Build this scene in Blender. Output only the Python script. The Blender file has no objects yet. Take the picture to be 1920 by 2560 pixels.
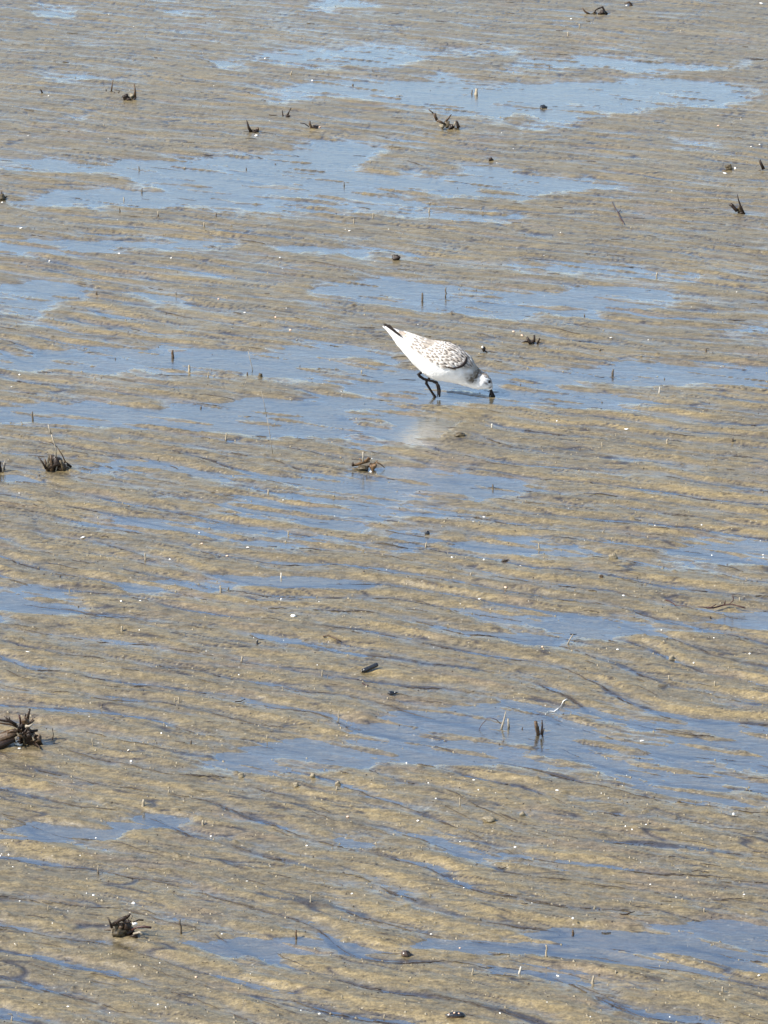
import bpy, math, random
import numpy as np
from mathutils import Vector

# ------------------------------------------------------------------ camera, light, exposure
CAM_H = 1.85
PITCH = math.radians(18.0)
F = 9970.0                      # focal length in photo pixels (1920 wide)
scene = bpy.context.scene
COL = scene.collection

cam_d = bpy.data.cameras.new("camera")
cam_d.sensor_fit = 'HORIZONTAL'
cam_d.angle = 2 * math.atan(960.0 / F)
cam_d.clip_start = 0.1
cam_d.clip_end = 2000.0
cam = bpy.data.objects.new("camera", cam_d)
cam.location = (0, 0, CAM_H)
cam.rotation_euler = (math.radians(90) - PITCH, 0, 0)
COL.objects.link(cam)
scene.camera = cam

SUN_EL = math.radians(44)
SUN_AZ = math.radians(-112)     # measured from +Y towards +X: sun stands left, a little behind the camera
world = bpy.data.worlds.new("World")
scene.world = world
world.use_nodes = True
wn = world.node_tree
wn.nodes.clear()
wo = wn.nodes.new('ShaderNodeOutputWorld')
wb = wn.nodes.new('ShaderNodeBackground')
sky = wn.nodes.new('ShaderNodeTexSky')
sky.sky_type = 'NISHITA'
sky.sun_disc = False
sky.sun_elevation = SUN_EL
sky.sun_rotation = SUN_AZ
sky.air_density = 1.0
sky.dust_density = 0.9
sky.ozone_density = 1.3
wb.inputs['Strength'].default_value = 0.15
wn.links.new(sky.outputs[0], wb.inputs['Color'])
wn.links.new(wb.outputs[0], wo.inputs['Surface'])

sun_d = bpy.data.lights.new("sun", 'SUN')
sun_d.energy = 5.0
sun_d.angle = math.radians(0.5)
sun_d.color = (1.0, 0.945, 0.86)
sun = bpy.data.objects.new("sun", sun_d)
sdir = Vector((math.sin(SUN_AZ) * math.cos(SUN_EL), math.cos(SUN_AZ) * math.cos(SUN_EL), math.sin(SUN_EL)))
sun.rotation_euler = sdir.to_track_quat('Z', 'Y').to_euler()
sun.location = sdir * 20
COL.objects.link(sun)

scene.view_settings.view_transform = 'Standard'
scene.view_settings.look = 'None'
scene.view_settings.exposure = 0.74
scene.view_settings.gamma = 1.0
scene.view_settings.use_curve_mapping = False

# ------------------------------------------------------------------ helpers
CP, SP = math.cos(PITCH), math.sin(PITCH)

def px2g(px, py, z=0.0):
    """point of the flat (height z) that the photo shows at px, py"""
    a = (px - 960.0) / F
    b = -(py - 1280.0) / F
    dx, dy, dz = a, CP + b * SP, -SP + b * CP
    t = (z - CAM_H) / dz
    return Vector((dx * t, dy * t, z))

def pxscale(px, py):
    """photo pixels per metre across, and per metre of height, at that ground point"""
    g = px2g(px, py)
    d = g.y * CP + CAM_H * SP
    dep = math.atan2(CAM_H, g.y)
    return F / d, F / d * math.cos(dep)

def g2px(x, y):
    d = y * CP + CAM_H * SP
    v = y * SP - CAM_H * CP
    return 960.0 + F * x / d, 1280.0 - F * v / d

_rng = np.random.RandomState(7)
_perm = np.concatenate([_rng.permutation(256)] * 3).astype(np.int32)
_ang = _rng.rand(256) * 2 * np.pi
_gx, _gy = np.cos(_ang).astype(np.float32), np.sin(_ang).astype(np.float32)

def perlin(x, y, seed=0):
    x = x + seed * 17.31
    y = y + seed * 9.77
    xi = np.floor(x); yi = np.floor(y)
    fx = (x - xi); fy = (y - yi)
    xi = xi.astype(np.int64) & 255; yi = yi.astype(np.int64) & 255
    u = fx * fx * fx * (fx * (fx * 6 - 15) + 10)
    v = fy * fy * fy * (fy * (fy * 6 - 15) + 10)
    def gr(ix, iy, dx, dy):
        h = _perm[_perm[ix & 255] + (iy & 255)]
        return _gx[h] * dx + _gy[h] * dy
    a = gr(xi, yi, fx, fy); b = gr(xi + 1, yi, fx - 1, fy)
    c = gr(xi, yi + 1, fx, fy - 1); d = gr(xi + 1, yi + 1, fx - 1, fy - 1)
    a = a + u * (b - a); c = c + u * (d - c)
    return (a + v * (c - a)) * 1.5

def sstep(a, b, x):
    t = np.clip((x - a) / (b - a), 0, 1)
    return t * t * (3 - 2 * t)

# ------------------------------------------------------------------ where the shallow water stands
POOLS = [  # (depth 0..1, outline)
 (.9, [(770,5),(925,0),(930,20),(780,24)]),
 (.75, [(64,14),(190,20),(192,40),(90,42)]),
 (.55, [(400,30),(460,26),(480,44),(400,46)]),
 (.9, [(503,154),(607,146),(640,158),(560,168)]),
 (.85, [(640,140),(720,118),(820,124),(960,118),(1110,116),(1290,118),(1300,128),(1100,132),(960,140),(1060,150),(960,172),(820,170),(700,166)]),
 (.85, [(104,188),(237,178),(300,186),(220,200),(120,204)]),
 (.8, [(156,292),(214,288),(210,302),(160,302)]),
 (.75, [(620,228),(760,236),(830,248),(700,256)]),
 (.95, [(1180,174),(1238,176),(1330,150),(1388,153),(1463,133),(1515,139),(1625,153),(1700,162),(1828,159),(1920,133),(1920,152),(1874,152),(1863,171),(1712,174),(1625,185),(1515,168),(1446,171),(1365,179)]),
 (1.0, [(800,206),(960,197),(1064,200),(1099,185),(1168,200),(1261,205),(1388,213),(1515,198),(1625,190),(1712,199),(1851,210),(1909,249),(1863,257),(1643,269),(1504,281),(1423,301),(1400,300),(1353,289),(1284,284),(1238,301),(1151,289),(1064,262),(960,250),(820,240),(700,225)]),
 (.7, [(1353,289),(1423,301),(1470,322),(1400,327),(1284,310)]),
 (.6, [(970,345),(1075,350),(1060,365),(980,362)]),
 (.55, [(1676,352),(1780,340),(1800,372),(1690,372)]),
 (1.0, [(0,399),(98,399),(104,388),(162,394),(231,408),(312,399),(520,393),(532,379),(602,385),(729,376),(752,356),(810,350),(926,353),(953,385),(880,405),(960,440),(1018,431),(1110,446),(1209,412),(1238,416),(1319,437),(1481,443),(1539,451),(1585,474),(1527,474),(1458,477),(1330,492),(1284,503),(1203,486),(1134,489),(1035,483),(960,478),(862,480),(760,470),(600,480),(480,476),(310,446),(255,431),(185,431),(121,422),(75,428),(0,425)]),
 (1.0, [(110,486),(139,474),(324,470),(500,470),(640,478),(620,510),(520,518),(430,515),(250,515),(140,512),(40,520),(30,505)]),
 (.75, [(600,470),(860,478),(1000,490),(1120,510),(1040,535),(856,530),(613,541),(500,525),(560,500)]),
 (.7, [(1000,520),(1130,530),(1320,534),(1300,556),(1180,560),(1100,552),(980,545)]),
 (.95, [(0,590),(160,596),(215,600),(325,605),(555,594),(620,610),(475,623),(325,620),(200,636),(0,636)]),
 (.75, [(640,622),(800,616),(980,618),(1100,634),(1000,645),(860,634),(700,632)]),
 (.75, [(1255,669),(1284,652),(1411,657),(1596,663),(1735,678),(1712,705),(1480,690),(1300,694)]),
 (.9, [(800,700),(960,694),(1035,704),(1191,715),(1284,727),(1394,727),(1480,715),(1683,727),(1700,760),(1480,785),(1342,790),(1284,803),(1214,796),(1087,790),(960,760),(860,740),(770,735)]),
 (.95, [(35,709),(87,695),(150,698),(225,718),(210,750),(127,758),(87,800),(20,775),(0,740)]),
 (.85, [(318,733),(370,727),(480,752),(474,767),(393,764)]),
 (.5, [(1800,810),(1920,800),(1920,830),(1820,838)]),
 (.98, [(0,883),(58,889),(116,871),(231,871),(428,871),(521,877),(660,883),(700,862),(800,872),(960,885),(1000,900),(980,940),(930,955),(868,958),(740,948),(660,935),(521,935),(405,935),(342,923),(116,928),(0,918)]),
 (.6, [(720,845),(800,860),(960,872),(940,890),(760,878)]),
 (.98, [(860,935),(1010,925),(1226,918),(1319,923),(1480,918),(1539,902),(1770,912),(1920,925),(1920,955),(1683,966),(1600,970),(1500,960),(1400,962),(1330,975),(1420,992),(1560,1006),(1520,1022),(1380,1014),(1250,1014),(1160,1010),(1000,1010),(880,980)]),
 (1.0, [(985,1034),(1060,1026),(1130,1050),(1120,1100),(1040,1112),(980,1095)]),
 (.5, [(1330,960),(1560,975),(1680,1010),(1500,1030),(1380,1000)]),
 (.98, [(116,1002),(243,1007),(324,1022),(521,1016),(602,993),(752,993),(960,1004),(1010,1024),(960,1050),(900,1065),(850,1100),(740,1100),(602,1080),(428,1075),(324,1068),(191,1062),(0,1056),(0,1015),(58,1016)]),
 (.7, [(940,1060),(1010,1060),(990,1110),(880,1118),(850,1100)]),
 (.95, [(200,1158),(370,1155),(440,1175),(600,1188),(740,1196),(660,1204),(451,1190),(289,1186),(190,1180)]),
 (.8, [(0,1185),(100,1180),(110,1205),(0,1215)]),
 (.85, [(740,1185),(880,1172),(1040,1164),(1180,1172),(1300,1200),(1380,1226),(1250,1248),(1050,1250),(900,1240),(760,1225),(720,1205)]),
 (.68, [(560,1235),(760,1225),(1000,1250),(1200,1290),(1000,1300),(900,1330),(700,1300),(500,1290)]),
 (.6, [(180,1300),(420,1290),(700,1320),(900,1345),(960,1380),(700,1370),(420,1330),(260,1330)]),
 (.7, [(960,1310),(1100,1325),(1120,1350),(1060,1380),(980,1390)]),
 (.7, [(1150,1345),(1300,1340),(1510,1370),(1500,1392),(1300,1385),(1150,1380)]),
 (.8, [(1758,1335),(1920,1367),(1920,1392),(1860,1419),(1712,1413),(1625,1390),(1700,1380)]),
 (.98, [(290,1475),(318,1447),(405,1447),(573,1438),(723,1435),(799,1448),(940,1462),(930,1478),(752,1471),(600,1466),(498,1483),(428,1473),(347,1481)]),
 (.75, [(0,1460),(120,1468),(200,1495),(200,1530),(100,1540),(0,1580)]),
 (.8, [(1140,1517),(1238,1506),(1319,1538),(1470,1537),(1655,1554),(1741,1558),(1850,1534),(1920,1508),(1920,1585),(1800,1580),(1560,1600),(1400,1605),(1290,1620),(1260,1575),(1180,1550)]),
 (.74, [(960,1790),(1150,1765),(1300,1745),(1400,1760),(1560,1765),(1750,1800),(1920,1830),(1920,2000),(1850,2040),(1700,2010),(1560,1960),(1450,1930),(1300,1920),(1150,1910),(960,1912),(800,1930),(640,1940),(500,1912),(560,1880),(700,1850),(850,1830)]),
 (.9, [(960,1790),(1150,1768),(1300,1780),(1420,1790),(1560,1820),(1440,1850),(1300,1840),(1120,1830),(980,1830)]),
 (.85, [(620,1870),(860,1850),(980,1860),(900,1900),(700,1915),(560,1905)]),
 (1.0, [(0,2084),(110,2061),(231,2065),(336,2038),(370,2032),(503,2036),(480,2057),(370,2070),(260,2095),(116,2106),(0,2106)]),
 (.85, [(828,2092),(880,2084),(970,2090),(950,2120),(870,2118)]),
 (.6, [(970,2082),(1120,2090),(1300,2140),(1560,2180),(1480,2180),(1200,2150)]),
 (.92, [(405,2352),(560,2349),(760,2343),(960,2360),(1050,2352),(1200,2350),(1300,2344),(1400,2322),(1500,2330),(1700,2305),(1800,2295),(1920,2290),(1920,2440),(1800,2440),(1650,2425),(1500,2405),(1350,2398),(1200,2385),(1050,2378),(900,2380),(700,2396),(580,2388),(500,2370)]),
 (.74, [(1180,2400),(1380,2425),(1560,2440),(1700,2462),(1660,2480),(1540,2470),(1400,2450),(1240,2440)]),
 (.75, [(64,2230),(127,2238),(130,2252),(80,2250)]),
 (.5, [(70,2360),(180,2370),(160,2400),(60,2395)]),
]

def pool_map():
    st = 4.0
    W, H = 560, 720                       # covers px -160..2080, py -160..2720
    gx, gy = np.meshgrid(np.arange(W) * st - 160, np.arange(H) * st - 160)
    m = np.zeros((H, W), np.float32)
    for val, poly in POOLS:
        # outlines that touch the border of the photo run on past it
        poly = [(x - 130 if x <= 0 else (x + 130 if x >= 1920 else x), y) for x, y in poly]
        inside = np.zeros((H, W), bool)
        n = len(poly)
        for i in range(n):
            x1, y1 = poly[i]; x2, y2 = poly[(i + 1) % n]
            if y1 == y2:
                continue
            c = ((gy < y1) != (gy < y2)) & (gx < (x2 - x1) * (gy - y1) / (y2 - y1) + x1)
            inside ^= c
        m = np.maximum(m, inside * (val if val == 1.0 else val * .93))
    k = np.array([1, 4, 6, 4, 1.]) / 16
    for _ in range(14):
        m = sum(k[i] * np.roll(m, i - 2, 1) for i in range(5))
    k3 = np.array([1, 2, 1.]) / 4
    for _ in range(4):
        m = sum(k3[i] * np.roll(m, i - 1, 0) for i in range(3))
    return m

PM = pool_map()

def pool_at(x, y):
    d = y * CP + CAM_H * SP
    ok = d > 1.0
    px, py = g2px(x, np.where(ok, y, 5.0))
    # ragged shoreline
    wx = perlin(x * 9, y * 9, 1) * 26 + perlin(x * 30, y * 30, 2) * 12
    wy = perlin(x * 7, y * 3.5, 3) * 7 + perlin(x * 26, y * 14, 4) * 5
    u = (px + wx + 160) / 4.0; v = (py + wy + 160) / 4.0
    H, W = PM.shape
    inside = (u > 1) & (u < W - 2) & (v > 1) & (v < H - 2) & ok
    uu = np.clip(u, 0, W - 2.001); vv = np.clip(v, 0, H - 2.001)
    iu = uu.astype(int); iv = vv.astype(int); fu = uu - iu; fv = vv - iv
    p = (PM[iv, iu] * (1 - fu) + PM[iv, iu + 1] * fu) * (1 - fv) + (PM[iv + 1, iu] * (1 - fu) + PM[iv + 1, iu + 1] * fu) * fv
    # beyond the photo the same kind of streaked pools go on
    q = perlin(x * 1.1 + y * .5, y * 2.0, 5) + .5 * perlin(x * 3 + y, y * 6, 6)
    q = sstep(-.02, .5, q)
    e = np.minimum(np.minimum(u, W - u), np.minimum(v, H - v))
    k = np.where(inside, sstep(3, 34, e), 0)
    return p * k + q * (1 - k)

TH = math.radians(25)
def ripple_phase(x, y):
    n0, n1 = math.sin(TH), math.cos(TH)
    w1 = perlin(x * 1.5, y * 1.5, 11); w2 = perlin(x * 4.2, y * 3.4, 12); w3 = perlin(x * 11, y * 9, 13)
    s = n0 * x + n1 * y
    lam = 0.060
    t = n1 * x - n0 * y                            # along the crests
    sl = s + .05 * np.log1p(np.exp(-(y - 5.2) / .25))          # the ripples are wider apart nearer by
    ph = 2 * np.pi * (sl / lam) + 6.5 * w1 + 3.2 * w2 + .9 * w3 + 2.2 * perlin(t * 2.6, s * 6, 14)
    return ph, s, t, w2, w3

def ground_fields(x, y):
    """height and the colour masks laid over the mud"""
    ph, s, t, w2, w3 = ripple_phase(x, y)
    psi = ph + .55 * np.sin(ph)
    rip = np.sin(psi)
    amp = np.clip(.72 + .7 * perlin(x * 1.3, y * 1.1, 15) + 1.1 * perlin(t * 6.5, s * 9, 16), .04, 1.5)
    amp = amp * (1 - .35 * sstep(4.9, 6.0, y) - .30 * sstep(6.5, 9, y))
    p = pool_at(x, y)
    p = p + (.44 * perlin(t * 5, s * 24, 17) + .34 * perlin(t * 13, s * 64, 18) + .20 * perlin(t * 40, s * 150, 48)) * (1 - .6 * np.abs(2 * p - 1) ** 1.5)
    p = p - .55 * sstep(.12, .45, perlin(t * 7, s * 42, 55)) * sstep(.3, .8, p)          # bars of mud just breaking the surface
    p = np.clip(p, -.15, 1.05)
    # secondary small ripples and streaks drawn out along the crests
    rip2 = np.sin(2 * np.pi * s / .031 + 4 * w2 + 3 * w3 + 2 * perlin(t * 8, s * 20, 19))
    st1 = perlin(t * 9, s * 75, 20); st2 = perlin(t * 24, s * 170, 21); st3 = perlin(t * 5, s * 32, 28)
    gx = x + .006 * perlin(x * 31 + y * 9, y * 37, 51); gy = y + .006 * perlin(x * 33, y * 29 - x * 7, 52)
    ga, gb = .83 * gx + .56 * gy, -.56 * gx + .83 * gy
    gr1 = perlin(ga * 95, gb * 85, 22); gr2 = perlin(gb * 190, ga * 160, 23); gr3 = perlin(ga * 42, gb * 34, 24)
    t = t + .012 * perlin(x * 14, y * 17, 53); s = s + .004 * perlin(x * 19 - y * 8, y * 21, 54)
    big = perlin(x * .9, y * .8, 25)
    base = .0029 - .0055 * p + .0008 * big
    h = base + .0023 * rip * amp * (1 - .62 * np.clip(p, 0, 1)) + .0006 * rip2 * (1 - .5 * np.clip(p, 0, 1))
    dry = 1 - .55 * np.clip(p, 0, 1)
    fd = 1 - .55 * sstep(5.2, 7.0, y)
    h = h + dry * (.0011 * st1 + .0005 * st2 + .0010 * st3 + .0007 * gr1 * fd + .0004 * gr2 * fd + .0008 * gr3 * fd)
    # little worm casts: rare round bumps
    wc = perlin(ga * 60, gb * 52, 26)
    h = h + .0022 * sstep(.66, .95, wc) * dry
    far = sstep(14, 40, np.hypot(x, y))
    h = h * (1 - far) + far * (.0015 + .004 * perlin(x * .3, y * .6, 27))
    # colour masks: tan on the near ripple faces and in loose patches
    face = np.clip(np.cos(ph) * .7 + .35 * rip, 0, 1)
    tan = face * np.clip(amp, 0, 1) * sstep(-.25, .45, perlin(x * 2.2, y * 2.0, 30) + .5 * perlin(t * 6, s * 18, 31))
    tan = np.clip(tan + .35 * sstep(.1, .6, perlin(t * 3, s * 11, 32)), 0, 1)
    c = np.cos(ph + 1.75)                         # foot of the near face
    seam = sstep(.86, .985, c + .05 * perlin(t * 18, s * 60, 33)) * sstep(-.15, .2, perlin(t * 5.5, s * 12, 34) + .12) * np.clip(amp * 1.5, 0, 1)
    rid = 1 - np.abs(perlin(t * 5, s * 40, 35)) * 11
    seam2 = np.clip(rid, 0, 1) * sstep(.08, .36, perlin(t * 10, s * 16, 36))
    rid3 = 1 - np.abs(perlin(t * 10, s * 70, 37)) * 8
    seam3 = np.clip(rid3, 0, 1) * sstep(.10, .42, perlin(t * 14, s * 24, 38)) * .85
    dark = np.clip(np.maximum(np.maximum(seam, seam2), seam3), 0, 1)  # thin dark lines along the ripple feet and the drawn-out streaks
    h = h - .0011 * dark * (1 - far)
    org = sstep(.30, .62, perlin(t * 9, s * 30, 39) * .8 + perlin(x * 4, y * 3, 40) * .5)
    return h, tan, dark, org

def height(x, y):
    h, _, _, _ = ground_fields(np.array([float(x)]), np.array([float(y)]))
    return float(h[0])

# ------------------------------------------------------------------ materials
def newmat(name):
    m = bpy.data.materials.new(name)
    m.use_nodes = True
    nt = m.node_tree
    nt.nodes.clear()
    out = nt.nodes.new('ShaderNodeOutputMaterial')
    return m, nt, out

def simple(name, col, rough=.5, noise=.25, scale=300, bump=.0004, spec=.5, coat=0.0):
    m, nt, out = newmat(name)
    b = nt.nodes.new('ShaderNodeBsdfPrincipled')
    tc = nt.nodes.new('ShaderNodeTexCoord')
    nz = nt.nodes.new('ShaderNodeTexNoise')
    nz.inputs['Scale'].default_value = scale
    nz.inputs['Detail'].default_value = 4
    nt.links.new(tc.outputs['Object'], nz.inputs['Vector'])
    mr = nt.nodes.new('ShaderNodeMapRange')
    mr.inputs['From Min'].default_value = .3; mr.inputs['From Max'].default_value = .7
    mr.inputs['To Min'].default_value = 1 - noise; mr.inputs['To Max'].default_value = 1 + noise
    nt.links.new(nz.outputs['Fac'], mr.inputs['Value'])
    mx = nt.nodes.new('ShaderNodeVectorMath'); mx.operation = 'SCALE'
    mx.inputs[0].default_value = col
    nt.links.new(mr.outputs[0], mx.inputs['Scale'])
    nt.links.new(mx.outputs[0], b.inputs['Base Color'])
    b.inputs['Roughness'].default_value = rough
    b.inputs['Specular IOR Level'].default_value = spec
    b.inputs['Coat Weight'].default_value = coat
    b.inputs['Coat Roughness'].default_value = .12
    bp = nt.nodes.new('ShaderNodeBump')
    bp.inputs['Distance'].default_value = bump
    bp.inputs['Strength'].default_value = .8
    nt.links.new(nz.outputs['Fac'], bp.inputs['Height'])
    nt.links.new(bp.outputs[0], b.inputs['Normal'])
    nt.links.new(b.outputs[0], out.inputs['Surface'])
    return m

def mud_material():
    m, nt, out = newmat("wet_mud")
    N = nt.nodes.new; L = nt.links.new
    b = N('ShaderNodeBsdfPrincipled')
    at = {}
    for a in ('tan', 'dark', 'org', 'wet'):
        n = N('ShaderNodeAttribute'); n.attribute_name = a; at[a] = n
    tc = N('ShaderNodeTexCoord')
    mp = N('ShaderNodeMapping'); mp.inputs['Rotation'].default_value = (0, 0, TH)
    mp.inputs['Scale'].default_value = (1, 3.2, 1)
    L(tc.outputs['Object'], mp.inputs['Vector'])
    n1 = N('ShaderNodeTexNoise'); n1.inputs['Scale'].default_value = 55; n1.inputs['Detail'].default_value = 8; n1.inputs['Roughness'].default_value = .68
    L(mp.outputs[0], n1.inputs['Vector'])
    n2 = N('ShaderNodeTexNoise'); n2.inputs['Scale'].default_value = 330; n2.inputs['Detail'].default_value = 4; n2.inputs['Roughness'].default_value = .7
    L(tc.outputs['Object'], n2.inputs['Vector'])
    n3 = N('ShaderNodeTexNoise'); n3.inputs['Scale'].default_value = 9; n3.inputs['Detail'].default_value = 5
    L(mp.outputs[0], n3.inputs['Vector'])
    def mix(fac, a, c):
        x = N('ShaderNodeMix'); x.data_type = 'RGBA'
        if isinstance(fac, float): x.inputs[0].default_value = fac
        else: L(fac, x.inputs[0])
        for i, v in ((6, a), (7, c)):
            if isinstance(v, tuple): x.inputs[i].default_value = (*v, 1)
            else: L(v, x.inputs[i])
        return x.outputs[2]
    def rng(s, a, c, lo, hi):
        x = N('ShaderNodeMapRange')
        x.inputs['From Min'].default_value = a; x.inputs['From Max'].default_value = c
        x.inputs['To Min'].default_value = lo; x.inputs['To Max'].default_value = hi
        L(s, x.inputs['Value']); return x.outputs[0]
    c = mix(rng(n3.outputs['Fac'], .35, .65, 0, 1), MUD_A, MUD_B)
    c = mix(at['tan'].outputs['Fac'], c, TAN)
    c = mix(rng(at['org'].outputs['Fac'], 0, 1, 0, .45), c, ORG)
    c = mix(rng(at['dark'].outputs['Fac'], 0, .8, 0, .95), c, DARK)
    v = N('ShaderNodeMath'); v.operation = 'MULTIPLY'
    L(rng(n1.outputs['Fac'], .30, .70, .45, 1.5), v.inputs[0]); L(rng(n2.outputs['Fac'], .32, .68, .62, 1.4), v.inputs[1])
    # scattered pale grains
    vo = N('ShaderNodeTexVoronoi'); vo.inputs['Scale'].default_value = 130
    L(tc.outputs['Object'], vo.inputs['Vector'])
    sc = N('ShaderNodeVectorMath'); sc.operation = 'SCALE'
    L(c, sc.inputs[0]); L(v.outputs[0], sc.inputs['Scale'])
    c = sc.outputs[0]
    gm = N('ShaderNodeMath'); gm.operation = 'MULTIPLY'
    sepc = N('ShaderNodeSeparateColor'); L(vo.outputs['Color'], sepc.inputs[0])
    L(rng(vo.outputs['Distance'], .10, .22, 1, 0), gm.inputs[0]); L(rng(sepc.outputs[0], .86, .9, 0, .8), gm.inputs[1])
    c = mix(gm.outputs[0], c, (.36,.31,.22))
    L(c, b.inputs['Base Color'])
    L(rng(at['wet'].outputs['Fac'], 0, 1, .46, .30), b.inputs['Roughness'])
    b.inputs['Specular IOR Level'].default_value = .5
    L(rng(at['wet'].outputs['Fac'], 0, 1, COAT0, 1.0), b.inputs['Coat Weight'])
    L(rng(at['wet'].outputs['Fac'], 0, 1, .34, .13), b.inputs['Coat Roughness'])
    b.inputs['Coat IOR'].default_value = 1.8
    bp = N('ShaderNodeBump'); bp.inputs['Distance'].default_value = .0016; bp.inputs['Strength'].default_value = .9
    L(n1.outputs['Fac'], bp.inputs['Height'])
    bp2 = N('ShaderNodeBump'); bp2.inputs['Distance'].default_value = .0006; bp2.inputs['Strength'].default_value = .9
    L(n2.outputs['Fac'], bp2.inputs['Height']); L(bp.outputs[0], bp2.inputs['Normal'])
    L(bp2.outputs[0], b.inputs['Normal'])
    bc = N('ShaderNodeBump'); bc.inputs['Distance'].default_value = .0005; bc.inputs['Strength'].default_value = .6
    L(n1.outputs['Fac'], bc.inputs['Height'])
    L(bc.outputs[0], b.inputs['Coat Normal'])
    L(b.outputs[0], out.inputs['Surface'])
    return m

MUD_A = (.158, .122, .060)
MUD_B = (.118, .094, .053)
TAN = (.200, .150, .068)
ORG = (.14, .105, .07)
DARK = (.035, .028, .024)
COAT0 = .15

def water_material():
    m, nt, out = newmat("shallow_water")
    N = nt.nodes.new; L = nt.links.new
    gl = N('ShaderNodeBsdfGlossy'); gl.inputs['Roughness'].default_value = .03
    gl.inputs['Color'].default_value = (1, 1, 1, 1)
    tr = N('ShaderNodeBsdfTransparent'); tr.inputs['Color'].default_value = (.88, .90, .91, 1)
    fr = N('ShaderNodeFresnel'); fr.inputs['IOR'].default_value = WATER_IOR
    # same surface seen from below: hand the node the inverse so light leaves the shallow film as it entered
    ge = N('ShaderNodeNewGeometry'); io = N('ShaderNodeMapRange')
    io.inputs['To Min'].default_value = WATER_IOR; io.inputs['To Max'].default_value = 1 / WATER_IOR
    L(ge.outputs['Backfacing'], io.inputs['Value']); L(io.outputs[0], fr.inputs['IOR'])
    mx = N('ShaderNodeMixShader')
    tc = N('ShaderNodeTexCoord')
    mp = N('ShaderNodeMapping'); mp.inputs['Rotation'].default_value = (0, 0, math.radians(12)); mp.inputs['Scale'].default_value = (1, 2.6, 1)
    L(tc.outputs['Object'], mp.inputs['Vector'])
    n = N('ShaderNodeTexNoise'); n.inputs['Scale'].default_value = 38; n.inputs['Detail'].default_value = 5; n.inputs['Roughness'].default_value = .6
    L(mp.outputs[0], n.inputs['Vector'])
    bp = N('ShaderNodeBump'); bp.inputs['Distance'].default_value = .0014; bp.inputs['Strength'].default_value = .5
    L(n.outputs['Fac'], bp.inputs['Height'])
    L(bp.outputs[0], gl.inputs['Normal']); L(bp.outputs[0], fr.inputs['Normal'])
    L(fr.outputs[0], mx.inputs[0]); L(tr.outputs[0], mx.inputs[1]); L(gl.outputs[0], mx.inputs[2])
    L(mx.outputs[0], out.inputs['Surface'])
    return m
WATER_IOR = 3.6

# ------------------------------------------------------------------ the flat itself
def build_ground():
    NR, NC = 1250, 620
    # rows: even steps as they recede, coarser beyond
    py = np.linspace(2680, -70, NR)
    b = -(py - 1280) / F
    ys = CAM_H * (CP + b * SP) / (SP - b * CP)
    near = [ys[0]]; st = ys[1] - ys[0]
    while near[-1] > -60:
        st *= 1.12; near.append(near[-1] - st)
    farr = [ys[-1]]; st = ys[-1] - ys[-2]
    while farr[-1] < 900:
        st *= 1.10; farr.append(farr[-1] + st)
    ys = np.concatenate([near[:0:-1], ys, farr[1:]])
    u = list(np.linspace(-1.10, 1.10, NC)); st = u[1] - u[0]; side = [u[-1]]
    while side[-1] < 400:
        st *= 1.055; side.append(side[-1] + st)
    side = np.array(side[1:])
    u = np.concatenate([-side[::-1], u, side])
    hw = 960.0 / F * (np.maximum(ys, 3.0) * CP + CAM_H * SP)
    hw = np.minimum(hw, 1.6 + 0 * hw)
    X = u[None, :] * hw[:, None]
    Y = np.repeat(ys[:, None], len(u), 1)
    R, Cn = X.shape
    xs = X.ravel(); yf = Y.ravel()
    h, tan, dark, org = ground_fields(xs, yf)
    co = np.stack([xs, yf, h], 1).astype(np.float32)
    idx = np.arange(R * Cn).reshape(R, Cn)
    q = np.stack([idx[:-1, :-1], idx[:-1, 1:], idx[1:, 1:], idx[1:, :-1]], -1).reshape(-1, 4).astype(np.int32)
    me = bpy.data.meshes.new("mud_flat")
    me.vertices.add(len(co)); me.vertices.foreach_set('co', co.ravel())
    me.loops.add(q.size); me.loops.foreach_set('vertex_index', q.ravel())
    me.polygons.add(len(q)); me.polygons.foreach_set('loop_start', np.arange(0, q.size, 4, dtype=np.int32))
    me.update(calc_edges=True)
    me.polygons.foreach_set('use_smooth', np.ones(len(q), bool))
    wet = (1 - sstep(.0002, .0035, h)) * (1 - .75 * (1 - sstep(-.0018, -.0004, h)))      # a film on the shore, plain bed under the water
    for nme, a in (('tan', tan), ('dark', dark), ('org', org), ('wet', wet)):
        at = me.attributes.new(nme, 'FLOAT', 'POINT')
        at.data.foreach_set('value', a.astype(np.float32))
    me.materials.append(mud_material())
    o = bpy.data.objects.new("mud_flat", me); COL.objects.link(o)
    o['kind'] = 'structure'
    o['label'] = 'rippled wet grey brown mud of the tidal flat'
    wm = bpy.data.meshes.new("shallow_water")
    S = 400
    wm.from_pydata([(-S, -60, 0), (S, -60, 0), (S, 850, 0), (-S, 850, 0)], [], [(0, 1, 2, 3)])
    wm.materials.append(water_material())
    w = bpy.data.objects.new("shallow_water", wm); COL.objects.link(w)
    w['kind'] = 'structure'
    w['label'] = 'thin sheet of water standing in the hollows of the flat'
build_ground()

# ------------------------------------------------------------------ mesh building
R = random.Random(11)

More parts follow.
